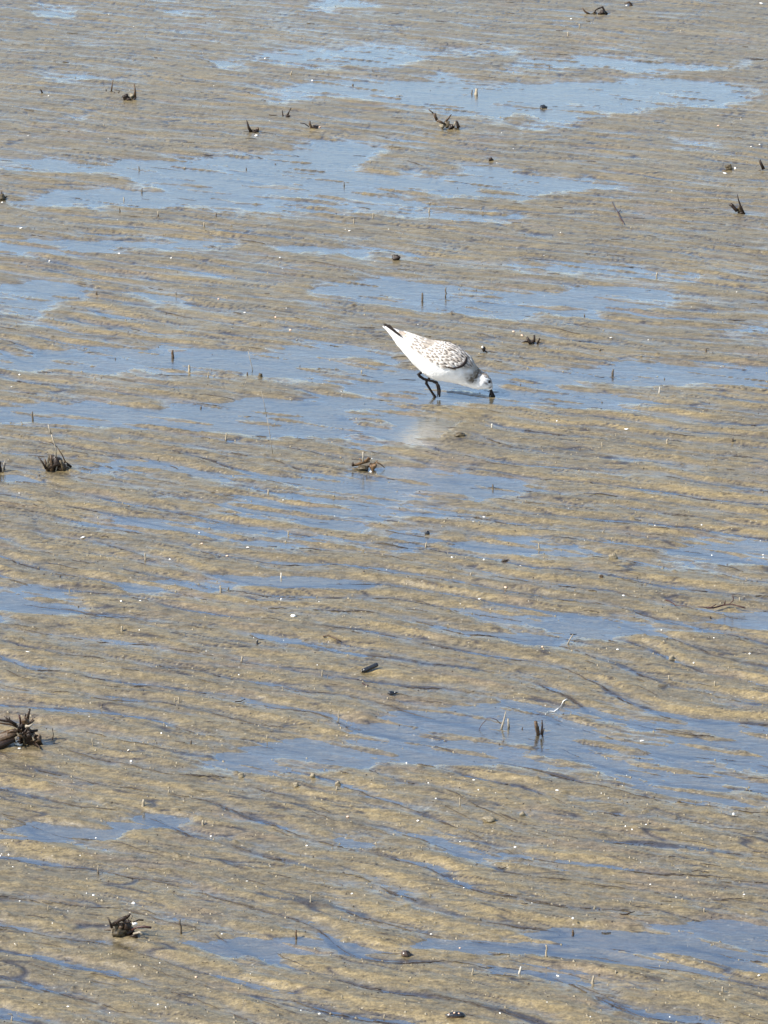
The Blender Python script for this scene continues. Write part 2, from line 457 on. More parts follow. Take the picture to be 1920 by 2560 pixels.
class MB:
    def __init__(self):
        self.v = []; self.f = []; self.c = []
    def tube(self, pts, rad, n=7, rough=.12, flat=1.0, col=None):
        """swept tapering tube through pts (Vectors) with a radius per point; flat < 1 squashes it into a blade"""
        pts = [Vector(p) for p in pts]
        if not isinstance(rad, (list, tuple)): rad = [rad] * len(pts)
        if len(rad) < len(pts):
            a, b = rad[0], rad[-1]
            rad = [a + (b - a) * i / (len(pts) - 1) for i in range(len(pts))]
        base = len(self.v)
        for i, p in enumerate(pts):
            d = (pts[min(i + 1, len(pts) - 1)] - pts[max(i - 1, 0)])
            if d.length < 1e-9: d = Vector((0, 0, 1))
            d.normalize()
            ref = Vector((0, 1, 0)) if abs(d.y) < .9 else Vector((1, 0, 0))
            u = d.cross(ref).normalized(); w = d.cross(u).normalized()
            for k in range(n):
                a = 2 * math.pi * k / n
                r = rad[i] * (1 + rough * R.uniform(-1, 1))
                self.v.append(p + u * math.cos(a) * r + w * math.sin(a) * r * flat)
                self.c.append(col)
        m = len(pts)
        for i in range(m - 1):
            for k in range(n):
                a = base + i * n + k; b = base + i * n + (k + 1) % n
                self.f.append((a, b, b + n, a + n))
        self.f.append(tuple(base + k for k in range(n))[::-1])
        self.f.append(tuple(base + (m - 1) * n + k for k in range(n)))
        return self
    def lump(self, c, r, seed=0, rough=.3, nu=10, nv=7, col=None):
        """uneven rounded body"""
        c = Vector(c); base = len(self.v); q = random.Random(seed * 7 + 3)
        ph = [q.uniform(0, 6.28) for _ in range(6)]
        for j in range(nv + 1):
            th = math.pi * j / nv
            for i in range(nu):
                a = 2 * math.pi * i / nu
                d = 1 + rough * (.45 * math.sin(2 * a + ph[0] + 2 * th) + .35 * math.sin(3 * a + ph[1] - th * 3) + .35 * math.sin(5 * th + ph[2] + a)) + rough * .3 * q.uniform(-1, 1)
                if j in (0, nv): d = 1
                self.v.append(c + Vector((math.sin(th) * math.cos(a) * r[0] * d, math.sin(th) * math.sin(a) * r[1] * d, math.cos(th) * r[2] * d)))
                self.c.append(col)
        for j in range(nv):
            for i in range(nu):
                a = base + j * nu + i; b = base + j * nu + (i + 1) % nu
                self.f.append((a, a + nu, b + nu, b))
        return self
    def build(self, name, mat, parent=None, loc=None, smooth=True):
        me = bpy.data.meshes.new(name)
        me.from_pydata([tuple(p) for p in self.v], [], self.f)
        me.validate()
        if smooth: me.polygons.foreach_set('use_smooth', [True] * len(me.polygons))
        if self.c and self.c[0] is not None:
            at = me.color_attributes.new('col', 'FLOAT_COLOR', 'POINT')
            at.data.foreach_set('color', [x for c in self.c for x in (*c, 1.0)])
        me.materials.append(mat)
        o = bpy.data.objects.new(name, me); COL.objects.link(o)
        if parent is not None: o.parent = parent
        if loc is not None: o.location = loc
        return o

LANDMARKS = [('driftwood stump', 60, 1850), ('feeding bird', 1150, 960), ('black rod', 926, 1675), ('two brown finger stubs', 1350, 1830), ('lower left clump', 305, 2340),
    ('glossy snail', 1014, 2388), ('black mussel', 1137, 2545), ('bushy root clump', 140, 1165), ('waterlogged root', 915, 1165), ('star shaped stub', 1330, 855),
    ('spidery root clump', 1115, 315), ('tapering spike', 625, 325), ('lump with upright spike', 326, 245), ('v shaped stub', 1850, 525), ('looped top clump', 1490, 35),
    ('branched twig', 1800, 1528), ('grey arching stems', 1258, 1810), ('dark wet stone', 990, 650), ('olive brown mound', 1222, 2052), ('upper pool pebble', 1358, 268),
    ('leaning white worm tube', 1297, 2425), ('brown low tuft', 783, 320), ('stout left tube', 305, 1575), ('conical dark crumb', 1068, 1335), ('tall fine twig', 670, 1080)]
USED = set()
def placed(head, px, py):
    """a label that says where the piece lies by the things around it"""
    c = sorted(LANDMARKS, key=lambda l: math.hypot(l[1] - px, (l[2] - py) * 1.6))
    for n, x, y in c[:9]:
        dx, dy = px - x, (py - y) * 1.6
        d = math.hypot(dx, dy)
        if abs(dx) > 2.4 * abs(dy): w = 'right of' if dx > 0 else 'left of'
        elif abs(dy) > 2.4 * abs(dx): w = 'in front of' if dy > 0 else 'behind'
        else: w = ('in front and ' if dy > 0 else 'behind and ') + ('right of' if dx > 0 else 'left of')
        b = 'close' if d < 90 else ('a short way' if d < 220 else ('well' if d < 420 else 'far'))
        lab = '%s %s %s the %s' % (head, b, w, n)
        if lab not in USED:
            USED.add(lab); return lab
    return head + ' among the ripples'

def tag(o, label, cat, group=None):
    o['label'] = label; o['category'] = cat
    if group: o['group'] = group
    return o

class At:
    """a spot on the flat: turns photo positions into local coordinates about it"""
    def __init__(self, px, py, sink=0.0):
        g = px2g(px, py)
        self.px, self.py = px, py
        self.h = height(g.x, g.y)
        self.base = Vector((g.x, g.y, self.h - sink))
        self.s, self.sv = pxscale(px, py)
    def up(self, x, y, d=0.0):
        """standing in the upright plane through the spot, d metres nearer or farther"""
        return Vector(((x - self.px) / self.s, d, (self.py - y) / self.sv))
    def flat(self, x, y, lift=0.0):
        """lying on the mud or just under the water surface"""
        g = px2g(x, y)
        z = max(height(g.x, g.y), -.0012)
        return Vector((g.x, g.y, z + lift)) - self.base
    def empty(self, name, label, cat, group=None):
        o = bpy.data.objects.new(name, None); o.empty_display_size = .01
        COL.objects.link(o); o.location = self.base
        return tag(o, label, cat, group)

M_DARK = simple("waterlogged_stub", (.020, .011, .006), .5, .5, 500, .0008, .3, .08)
M_BROWN = simple("brown_stub", (.060, .033, .013), .55, .5, 400, .0008)
M_OLIVE = simple("muddy_root", (.060, .043, .018), .6, .6, 300, .0015)
M_GREY = simple("dry_stem", (.26, .225, .17), .6, .25, 400, .0005)
M_RED = simple("red_brown_twig", (.045, .016, .012), .45, .4, 500, .0004)
M_SHELL = simple("white_shell", (.80, .77, .70), .35, .08, 300, .0003)
M_PEACH = simple("peach_shell", (.62, .42, .29), .4, .12, 300, .0003)
M_TANB = simple('tan_brown_wood', (.115, .062, .022), .55, .5, 400, .0008)
M_PALE = simple('pale_tube', (.44, .40, .33), .55, .2, 600, .0004)
M_BLACK = simple("black_wet", (.014, .015, .018), .22, .3, 300, .0004, .6)
M_SNAIL = simple("snail_shell", (.075, .050, .035), .25, .5, 220, .0004, .6)
M_CAST = simple("mud_cast", (.20, .165, .105), .6, .25, 400, .0012)
M_TUBE = simple("worm_tube", (.27, .225, .155), .6, .3, 700, .0006)
M_TUBED = simple("dark_worm_tube", (.075, .055, .035), .5, .4, 700, .0006)
M_LITTER = simple("rotting_litter", (.028, .020, .015), .5, .5, 300, .0003)

def jag(a, b, k=4, w=.06):
    """points from a to b with a little wander"""
    L = (b - a).length
    out = []
    for i in range(k + 1):
        p = a.lerp(b, i / k)
        if 0 < i < k: p = p + Vector((R.uniform(-w, w), R.uniform(-w, w), R.uniform(-w, w))) * L
        out.append(p)
    return out

def stubs(A, parent, items, name='stub'):
    for it in items:
        pts, r0, r1, mat = it[:4]
        d = it[4] if len(it) > 4 else R.uniform(-.006, .006)
        P = []
        for i, (x, y) in enumerate(pts):
            p = A.up(x, y, d * (1 + .3 * i))
            P.append(p)
        if len(P) == 2: P = jag(P[0], P[1], 3, .05)
        MB().tube(P, [r0 / A.s, r1 / A.s], 7, .16, .75).build(name, mat, parent)

def clump(name, label, cat, px, py, items, lumps=(), group=None, sink=.002):
    A = At(px, py, sink)
    e = A.empty(name, label, cat, group)
    stubs(A, e, items)
    for i, (x, y, rx, ry, mat) in enumerate(lumps):
        MB().lump(A.up(x, y, R.uniform(-.004, .004)), (rx / A.s, rx / A.s * .8, ry / A.sv), int(px + i), .45, 14, 9).build('root_mass', mat, e)
    return e

D, B, O, G_, RD = M_DARK, M_BROWN, M_OLIVE, M_GREY, M_RED
GR = 'dark broken plant stubs standing in the mud'
clump('reed_stub_clump', 'brown looped root clump at the very top of the flat', 'plant stub', 1495, 38,
      [([(1455,20),(1463,30),(1477,37)],1.6,3.2,B), ([(1484,37),(1489,25),(1498,21)],2,1.8,D), ([(1498,21),(1506,19),(1512,30),(1519,36)],2.4,3,D)],
      [(1486,35,6,4,O), (1505,33,9,7,D)], GR)
clump('wood_flake', 'dark flake curled over a white shell at the top edge', 'plant debris', 1574, 17, [([(1561,9),(1573,7),(1580,13)],1.5,3,B)], [(1577,15,5,3,D)])
clump('reed_stub', 'short leaning stub beside a pale shell at the upper left', 'plant stub', 108, 236, [([(108,237),(101,222)],2.6,1.6,D)], (), GR)
clump('reed_stub', 'thin pointed stub standing upright at the upper left', 'plant stub', 278, 233,
      [([(278,233),(280,217),(283,202)],2.6,1.0,B)], (), GR)
clump('stub_crumb', 'three small black crumbs beside the thin upright stub', 'plant debris', 290, 236,
      [([(265,231),(265,226)],1.5,1,D), ([(293,236),(299,231)],1.6,1,D)], [(286,234,2.5,2,D)])
clump('reed_stub_clump', 'dark lump with one upright spike right of the thin stub', 'plant stub', 326, 254,
      [([(337,250),(338,233),(336,214)],4.5,1.4,B), ([(340,246),(334,254),(325,257)],2.5,1.5,D), ([(328,252),(336,244)],3,3,O)],
      [(315,247,8,7,D), (322,252,7,4,D), (329,243,5,5,M_CAST)], GR)
clump('reed_stub_clump', 'pair of thin dark blades forming a v in the upper mud', 'plant stub', 712, 294,
      [([(718,291),(722,282),(728,271)],3,1,D), ([(708,293),(706,277)],2,.8,D), ([(672,288),(690,291),(705,296)],1.2,1.6,D)],
      [(719,291,6,3,D)], GR)
clump('reed_stub', 'tapering spike with dark foot beside a bright white shell', 'plant stub', 626, 332,
      [([(629,332),(622,318),(617,300)],5,1.2,D)], [(635,329,10,4,D), (644,326,4,5,B)], GR)
clump('reed_stub_clump', 'low brown tuft with curved root right of the white shell', 'plant stub', 782, 325,
      [([(777,325),(775,305)],4,2.4,B), ([(750,312),(762,314),(772,322)],.9,1.4,D), ([(780,318),(793,325)],3,3,D)],
      [(787,322,9,5,D)], GR)
clump('reed_stub_clump', 'spidery brown root clump below the large upper pool', 'plant stub', 1118, 326,
      [([(1071,275),(1078,281),(1084,286)],1.3,2,B), ([(1085,285),(1088,294),(1092,303)],3.4,3.6,B), ([(1092,303),(1102,307),(1112,312)],3.2,3,B),
       ([(1128,289),(1121,299),(1113,310)],1.2,3.4,B), ([(1116,308),(1108,321)],2.8,2.2,M_GREY), ([(1110,320),(1101,327),(1098,332),(1112,334)],1.4,1.4,O),
       ([(1112,333),(1124,322)],1.4,1.6,O), ([(1139,306),(1132,324)],1.6,2,M_TUBE), ([(1140,304),(1147,321)],2.4,5,D)],
      [(1128,319,8,6,D), (1118,314,7,7,O), (1104,316,6,4,M_CAST), (1138,325,10,4,O)], GR)
clump('reed_stub_clump', 'small knotted brown stub near the right edge with white shell', 'plant stub', 1822, 428,
      [([(1805,427),(1817,425)],2.2,2,B)], [(1822,421,8,7,O), (1820,418,4,4,D)], GR)
clump('reed_stub', 'dark leaning spike at the right edge with white tip', 'plant stub', 1906, 430,
      [([(1909,425),(1903,412),(1898,401)],4.4,2.2,D), ([(1880,436),(1892,429),(1901,427)],1.2,1.6,B)], [(1908,432,7,3,M_CAST)], GR)
clump('reed_stub_clump', 'dark v shaped stub with long thin prong near right edge', 'plant stub', 1853, 535,
      [([(1824,508),(1842,525)],4.4,4.8,D), ([(1841,484),(1844,496),(1850,512),(1860,532)],1.1,3.2,D), ([(1848,531),(1860,528)],3.2,3.6,D)],
      [(1852,533,8,4,D), (1848,522,6,8,O)], GR)
clump('root_clump', 'brown clump cut by the left edge above the pool', 'plant stub', 6, 500,
      [([(0,500),(5,478)],2,1,B), ([(8,500),(18,490)],2,1.2,O), ([(-6,500),(-10,482)],3,1.4,B)], [(2,494,13,9,O)])
clump('reed_stub_clump', 'black star shaped stub cluster right of the feeding bird', 'plant stub', 1330, 861,
      [([(1316,840),(1321,848),(1326,857)],2.6,4,D), ([(1335,836),(1335,853)],2.7,3,D), ([(1349,844),(1343,858)],1.9,2.6,D),
       ([(1304,859),(1312,856),(1322,857)],1.6,3.4,D), ([(1354,859),(1344,856)],1.4,3,D)], [(1329,857,9,5,D)], GR)
clump('root_clump', 'bushy dark root clump with pale and arching stalks in pool edge', 'plant stub', 142, 1178,
      [([(97,1139),(108,1153),(117,1168)],1.6,3.2,D), ([(124,1060),(127,1072),(131,1084)],1.2,2.2,G_), ([(131,1084),(136,1100),(141,1118),(142,1142)],2,1.5,G_),
       ([(115,1106),(130,1109),(145,1121)],.9,1.2,B), ([(145,1121),(155,1137),(163,1155),(170,1172)],1.3,2,B), ([(147,1147),(143,1165),(137,1186)],2.2,1.5,G_),
       ([(165,1158),(168,1176)],2,1.6,G_), ([(160,1156),(170,1164),(177,1171)],3,3.4,D), ([(125,1140),(122,1172)],4.5,5,O), ([(130,1135),(131,1174)],3,5,B),
       ([(113,1145),(120,1172)],2,4,B), ([(152,1148),(160,1172)],4,4,O), ([(104,1182),(120,1177),(135,1175)],1.5,3,D)],
      [(140,1160,19,17,D), (124,1164,11,14,O), (157,1170,13,9,B)])
clump('root_clump', 'dark clump half cut off by the left edge of the view', 'plant stub', 2, 1180,
      [([(-4,1178),(2,1150)],5,4,D), ([(9,1180),(8,1165),(14,1148)],3.6,1.2,G_), ([(8,1180),(14,1160)],1.6,1,D)], [(-3,1174,12,10,D)])
TB = M_TANB
clump('driftwood_root', 'brown waterlogged root with fine rootlets and two white beads', 'driftwood', 918, 1174,
      [([(881,1163),(892,1163),(904,1159),(924,1154)],3.4,4,TB), ([(908,1125),(908,1136),(907,1149)],2.4,1.8,G_), ([(898,1142),(904,1148),(911,1152)],1.2,2,TB),
       ([(940,1154),(951,1159),(962,1169)],2.4,1,TB), ([(880,1144),(902,1145)],.8,.9,D), ([(915,1152),(921,1144),(926,1148)],2.4,3,TB),
       ([(884,1167),(900,1171),(918,1174)],1.5,2.2,O), ([(930,1165),(934,1180)],2.4,2,TB), ([(937,1158),(944,1152)],2,1,TB), ([(928,1150),(930,1128)],.8,.5,G_)],
      [(932,1163,10,7,TB), (908,1166,15,4,O), (882,1160,3,5,D)])
A = At(682, 1139)
e = A.empty('tall_twig', 'hair thin tall twig rising out of the middle left pool', 'twig')
stubs(A, e, [([(655,984),(661,1012),(668,1048)],.45,.6,M_GREY,.0), ([(668,1048),(674,1085),(678,1112),(682,1140)],.6,.9,M_GREY,.0)], 'stem')
A = At(633, 925)
e = A.empty('tall_twig', 'very fine grey stalk in the upper left pool', 'twig')
stubs(A, e, [([(621,874),(626,896),(633,926)],.7,1.0,M_GREY,.0)], 'stem')

# the big driftwood stump at the left edge
A = At(60, 1866, .003)
e = A.empty('driftwood_stump', 'large dark splintered driftwood stump at the left edge', 'driftwood')
MB().tube([A.up(-75,1856,.02), A.up(-35,1850,.01), A.up(0,1846,.0), A.up(22,1838,0), A.up(44,1830,0)], [18/A.s,16/A.s,14/A.s,13/A.s,9/A.s], 12, .22).build('log', M_BROWN, e)
MB().tube([A.up(-60,1864,-.012), A.up(0,1855,-.012), A.up(40,1843,-.008)], [9/A.s,9/A.s,6/A.s], 9, .3).build('log', M_DARK, e)
stubs(A, e, [([(77,1772),(74,1785),(70,1801)],2.9,3.6,D), ([(66,1786),(64,1796),(62,1810)],1.6,3.4,D), ([(49,1789),(52,1800),(52,1816)],2.4,2.6,RD),
    ([(86,1792),(77,1801)],1.8,1.4,B), ([(13,1788),(24,1797),(43,1809)],1.4,4.2,D), ([(24,1795),(27,1808)],1.4,1.6,D), ([(-20,1799),(5,1806),(24,1810),(44,1822)],2.6,3.0,D),
    ([(-20,1806),(8,1812),(30,1816),(46,1824)],2,3.4,B), ([(96,1824),(82,1826),(62,1831)],3.3,5,D), ([(20,1832),(30,1824),(46,1825)],3.5,4,B),
    ([(66,1812),(76,1811),(85,1804)],4,2,G_), ([(68,1814),(78,1812),(86,1806)],3,2.2,B), ([(60,1812),(66,1830)],3,3,M_TUBE), ([(98,1838),(100,1852),(106,1867)],6,5,D),
    ([(84,1834),(87,1846)],3.6,3.2,M_TUBE), ([(52,1832),(50,1850)],4,4,G_), ([(60,1834),(62,1856)],3.5,3.5,O), ([(88,1862),(96,1872)],2.4,2,B), ([(72,1856),(70,1874)],2,2.4,B),
    ([(60,1875),(78,1872),(100,1874)],1.6,1.6,O), ([(76,1860),(86,1856),(92,1862)],2.4,2.4,B)], 'splinter')
for (x, y, rx, ry, m, sd) in ((76,1842,14,17,D,1), (54,1826,12,13,D,2), (62,1850,12,10,D,7), (90,1856,7,9,B,8), (84,1864,13,8,B,3), (66,1802,9,8,B,5), (50,1868,15,9,O,4), (97,1846,9,10,B,6)):
    MB().lump(A.up(x, y, R.uniform(-.004, .006)), (rx/A.s, rx/A.s*.8, ry/A.sv), sd, .5, 14, 9).build('knot', m, e)
for k in range(26):
    a = R.uniform(-.4, 3.6); cx, cy = R.uniform(50, 92), R.uniform(1828, 1858); L_ = R.uniform(10, 24)
    ex, ey = cx + math.cos(a) * L_, min(cy - math.sin(a) * L_ * .9, 1868)
    MB().tube(jag(A.up(cx, cy, R.uniform(-.012, .004)), A.up(ex, ey, R.uniform(-.022, .012)), 3, .07), [R.uniform(2.5, 4.5) / A.s, R.uniform(.8, 2.2) / A.s], 6, .25, R.uniform(.4, 1)).build('splinter', R.choice((D, D, B, O)), e)
clump('reed_stub', 'lone thin dark stalk just right of the driftwood stump', 'plant stub', 133, 1852, [([(132,1852),(135,1836),(133,1819)],1.1,.9,M_RED)])

# stubs on the right, standing in the long lower pool
clump('reed_stub_clump', 'two thick brown stubs like fingers in the lower right pool', 'plant stub', 1350, 1837,
      [([(1339,1797),(1341,1812),(1346,1832)],4.0,4.6,B), ([(1354,1789),(1355,1802),(1352,1824)],1.4,3.2,D), ([(1360,1812),(1357,1822),(1354,1836)],1.2,2.8,D),
       ([(1354,1834),(1362,1837),(1370,1834),(1377,1836)],1.6,1.4,D), ([(1345,1812),(1348,1834)],3,3,D)],
      [(1340,1838,8,4,M_CAST), (1354,1842,9,4,M_CAST)], GR)
clump('dry_stem_clump', 'grey dry stems with one arching blade in lower right pool', 'plant stub', 1260, 1818,
      [([(1264,1768),(1262,1778),(1258,1795),(1253,1812)],.8,3.2,G_), ([(1270,1790),(1271,1803),(1272,1816)],2.2,3.2,G_),
       ([(1251,1802),(1240,1792),(1228,1788),(1216,1789)],1.0,.9,RD), ([(1216,1789),(1206,1797),(1200,1805),(1195,1815)],.9,.8,RD),
       ([(1302,1816),(1306,1807)],1.4,1.6,B)], [(1258,1818,9,4,M_CAST)])
clump('wood_flake', 'thin black sliver floating below the grey dry stems', 'plant debris', 1250, 1829, [([(1230,1827),(1248,1828),(1268,1830)],1.4,1.4,D)])

# clump at the lower left
clump('root_clump', 'lower left clump of dark blades, pale crumbs and long flat chip', 'plant stub', 305, 2346,
      [([(271,2294),(276,2303),(282,2318)],1.4,3.6,D), ([(282,2314),(296,2305),(308,2298),(320,2293)],4.4,5.2,D), ([(318,2294),(324,2288),(328,2282)],4.6,3,D),
       ([(326,2286),(331,2298),(328,2304)],2.6,1.4,G_), ([(308,2304),(322,2306),(330,2302)],3.2,2.4,D), ([(330,2326),(345,2318),(362,2316),(380,2317)],2.6,3.4,RD,-.004),
       ([(332,2316),(346,2312),(358,2314)],2,2.4,D,.006), ([(335,2334),(350,2328),(358,2332)],3,3,M_GREY,-.006), ([(326,2320),(318,2345)],3,3.6,B), ([(282,2325),(285,2348)],2.6,2.6,O),
       ([(262,2326),(278,2326)],1.2,1.4,B), ([(336,2338),(344,2348)],5,4,D)],
      [(300,2334,17,13,O), (294,2340,9,7,M_CAST), (306,2330,6,6,M_CAST), (318,2320,12,14,D), (288,2326,9,12,O), (337,2342,9,8,D), (310,2346,14,5,O), (302,2320,9,9,B), (326,2336,12,10,D)])

# long loose twigs lying on the flat
def lying(name, label, cat, paths, mat, group=None, lift=.0015):
    x0, y0 = paths[0][0][0]
    A = At(x0, y0)
    m = MB()
    for i, (pts, r0, r1) in enumerate(paths):
        P = [A.flat(x, y, lift + r0 / A.s * .6 + .0002 * i) for x, y in pts]
        m.tube(P, [r0 / A.s, r1 / A.s], 6, .15)
    o = m.build(name, mat, None, A.base)
    return tag(o, label, cat, group)
lying('twig', 'crooked dark red twig left of the long branched one', 'twig', [([(1664,1513),(1674,1518),(1682,1526),(1690,1531),(1703,1533),(1717,1534)],2.0,.9)], M_RED, lift=.006)
A = At(1790, 1530)
e = A.empty('branched_twig', 'long branched dark twig at the pool edge on the right', 'twig')
for pts, r0, r1 in (([(1744,1533),(1767,1532),(1785,1529),(1800,1527),(1830,1526),(1846,1529),(1863,1531)],1.0,1.4), ([(1767,1532),(1784,1529),(1812,1526)],2.2,1.6)):
    MB().tube([A.flat(x, y, .006) for x, y in pts], [r0*1.3/A.s, r1*1.3/A.s], 6, .15).build('stem', M_RED, e)
for pts in ([(1776,1530),(1783,1526),(1790,1522)], [(1826,1525),(1832,1521),(1833,1514),(1830,1507)], [(1811,1526),(1812,1521),(1812,1516)]):
    r_ = A.flat(*pts[0], .007); u0 = A.up(*pts[0])
    MB().tube([r_ + A.up(x, y) - u0 for x, y in pts], [1.6/A.s, 1.1/A.s], 6, .15).build('side_shoot', M_RED, e)
clump('root_crumb', 'small black crumb under the long branched twig', 'plant debris', 1776, 1545, [([(1775,1538),(1777,1545)],1.6,2.2,D)], ())
lying('pale_stalk', 'white crooked thread lying behind the two brown stubs', 'plant stalk', [([(1363,1789),(1369,1783),(1376,1779),(1385,1780),(1394,1774),(1403,1768),(1408,1761),(1417,1757)],1.0,1.6)], M_SHELL)
clump('dry_twig', 'grey dead twig with dark flakes leaning in lower right shallows', 'twig', 1416, 1608,
      [([(1432,1580),(1424,1592),(1418,1604)],1.6,1.8,G_), ([(1402,1607),(1416,1606),(1436,1604)],1.0,1.0,D), ([(1425,1586),(1442,1587)],2,1.2,D)], ())
lying('twig', 'thin reddish curved twig in the mud at upper right', 'twig', [([(1530,508),(1537,524),(1545,540),(1552,554),(1560,566)],1.0,1.5), ([(1545,540),(1551,531)],1.0,1.8)], M_RED)
lying('wood_flake', 'small s shaped black sliver in a ripple trough lower right', 'plant debris', [([(1246,2174),(1254,2177),(1265,2176)],1.5,1.2)], M_DARK)
A = At(1556, 2293)
stub = MB().tube([A.up(1549,2290), A.up(1557,2294), A.up(1566,2293), A.up(1576,2288), A.up(1587,2286)], [1.2/A.s,3/A.s,2.6/A.s,1.8/A.s,1/A.s], 7, .15).build('wood_flake', M_DARK, None, A.base)
tag(stub, 'black curved splinter above the wide lower right pool', 'plant debris')
lying('wood_flake', 'flat brown sliver floating in the wide lower right pool', 'plant debris', [([(1504,2333),(1515,2334),(1527,2333)],1.4,1.2)], M_DARK)
lying('wood_flake', 'short dark twig with a kink left of the squiggle', 'plant debris', [([(588,1764),(602,1759),(612,1752)],1.5,1.4)], M_DARK)
lying('wood_flake', 'dark red brown chip below the black rod', 'plant debris', [([(906,1718),(913,1722),(921,1725)],1.6,1.2)], M_RED)
lying('wood_flake', 'brown flat chip in the mud left of the black rod', 'plant debris', [([(808,1600),(822,1598),(838,1604),(852,1609)],2.6,1.6)], M_BROWN)

# black rod with a broken end
A = At(926, 1683, .001)
e = A.empty('black_rod', 'short black rod with broken open end lying on mud', 'rod')
p0, p1 = A.up(907, 1680, -.003) , A.up(945, 1667, .003)
ax = (p1 - p0)
MB().tube([p0, p0 + ax * .12, p0 + ax * .5, p0 + ax * .85, p0 + ax * .96, p1], [5.6/A.s,6.0/A.s,5.4/A.s,5.8/A.s,5.2/A.s,3.2/A.s], 16, .05).build('barrel', M_BLACK, e)
MB().tube([p0 - ax * .10, p0 + ax * .02], [3.4/A.s,5.2/A.s], 10, .3).build('core', M_OLIVE, e)
for k in range(5):
    a = k * 1.3
    q = Vector((0, math.cos(a), math.sin(a))) * 5.6 / A.s
    MB().tube([p0 + q, p0 - ax * R.uniform(.06, .16) + q * 1.05], [2.0/A.s, .8/A.s], 5, .3).build('torn_edge', M_BLACK, e)
A = At(982, 1744)
e = A.empty('black_seed_pod', 'small black pod with pointed tail near the black rod', 'seed pod')
MB().lump(A.up(978, 1738), (9/A.s, 7/A.s, 4.6/A.sv), 3, .18, 14, 9).build('pod', M_BLACK, e)
MB().tube([A.up(984,1739), A.up(994,1737)], [4/A.s, 1.4/A.s], 8, .1).build('tail', M_BLACK, e)

# snails
def snail(label, px, py, L, H, mat, flip=1, tip=10):
    A = At(px, py, .0006)
    e = A.empty('snail', label, 'snail')
    m = MB()
    ctr = []; n = 34
    for i in range(n):          # a coil that tightens towards the spire
        k = i / (n - 1)
        a = k * 2.6 * 2 * math.pi
        r = (1 - k) ** 1.1
        ctr.append((Vector((flip * (-.10 + .55 * k + .22 * r * math.cos(a)) * L, -.22 * r * math.sin(a) * L, (.42 * (1 - .45 * k)) * H)), (.46 * H * (1 - k) ** .75 + .0004)))
    m.tube([c / A.s for c, _ in [(Vector((c.x, c.y, c.z)), r) for c, r in ctr]], [max(r / A.s, .0002) for _, r in ctr], 12, .02)
    m.build('shell', mat, e)
    MB().tube([Vector((-flip * .30 * L, 0, .10 * H)) / A.s, Vector((-flip * .10 * L, 0, .14 * H)) / A.s, Vector((flip * .5 * L, -.05 * L, .10 * H)) / A.s, Vector((flip * (.5 * L + tip), -.08 * L, .05 * H)) / A.s],
              [.12*H/A.s, .24*H/A.s, .2*H/A.s, .05*H/A.s], 9, .08, 1.3).build('foot', M_BLACK, e)
    return e
snail('brown glossy snail crawling at the edge of the bottom pool', 1014, 2393, 28, 18, M_SNAIL, 1, 12)
A = At(1137, 2551, .0008)
e = A.empty('mussel_shell', 'black closed mussel with reddish spots at the bottom edge', 'shell')
m = MB()
prof = [(-25,.4,1),(-20,3,4),(-12,6.5,8),(0,9,10),(12,9,10),(20,6.5,8),(24,3,4),(26,.6,1)]
n = 14; base = 0
for (x, h, w) in prof:
    for k in range(n):
        a = 2 * math.pi * k / n
        m.v.append(Vector((x, math.cos(a) * w, 6 + math.sin(a) * h * (1 if math.sin(a) > 0 else .7))) / A.s); m.c.append(None)
for i in range(len(prof) - 1):
    for k in range(n):
        a = i * n + k; b = i * n + (k + 1) % n
        m.f.append((a, a + n, b + n, b))
m.build('valve', M_BLACK, e)
MB().tube([Vector((-22, -8.5, 4))/A.s, Vector((0, -11, 5))/A.s, Vector((22, -8, 4))/A.s], [1.0/A.s, 1.4/A.s, .8/A.s], 6).build('seam', M_BROWN, e)
for x, z, r in ((-14, 11, 2.2), (-1, 14.5, 3), (3, 10, 2.6), (10, 12.5, 2.6)):
    MB().lump(Vector((x, -5.5, z))/A.s, (r/A.s, r/A.s*.8, r/A.s*.8), int(x+40), .4, 8, 6).build('barnacle', M_PEACH, e)

# pebbles and lumps
def pebble(label, px, py, rx, ry, mat, name='pebble', cat='pebble'):
    A = At(px, py, .0004)
    o = MB().lump(Vector((0, 0, ry / A.sv * .55)), (rx / A.s, rx / A.s * .75, ry / A.sv), int(px + py), .28, 16, 10).build(name, mat, None, A.base)
    return tag(o, label, cat)
pebble('smooth dark pebble lying in the large upper pool', 1358, 270, 10, 5.5, M_BLACK)
pebble('little round black lump in the mud below the upper pool', 1227, 405, 6, 5, M_DARK, 'mud_lump', 'lump')
pebble('dark brown wet stone in the mud above the bird', 990, 654, 10.5, 8, M_DARK)
pebble('pebble of rough beige mud on the right of the flat', 1533, 1399, 10, 8, M_CAST)
pebble('flat brown lump of weed below the bird reflection', 1150, 1094, 13, 5, M_OLIVE, 'weed_lump', 'lump')
pebble('dark conical crumb in the shallow left of a low mud islet', 1068, 1337, 6, 5.5, M_BLACK, 'mud_lump', 'lump')
pebble('olive brown mound above the middle lower pool', 1222, 2055, 16, 6, M_CAST, 'mud_mound', 'lump')
pebble('small beige ball of mud on the right above the ripples', 1679, 1648, 8, 7, M_CAST, 'mud_ball', 'lump')
pebble('little red brown crumb with white flake at right middle', 1503, 1452, 5, 4, M_BROWN, 'mud_lump', 'lump')
for (x, y) in ((603, 1945), (782, 1946), (740, 1972), (845, 1962), (1306, 2044)):
    o = pebble(placed('rounded beige mud ball', x, y), x, y, 7, 6.5, M_CAST, 'mud_ball', 'lump'); o['group'] = 'beige mud balls along the ripples'
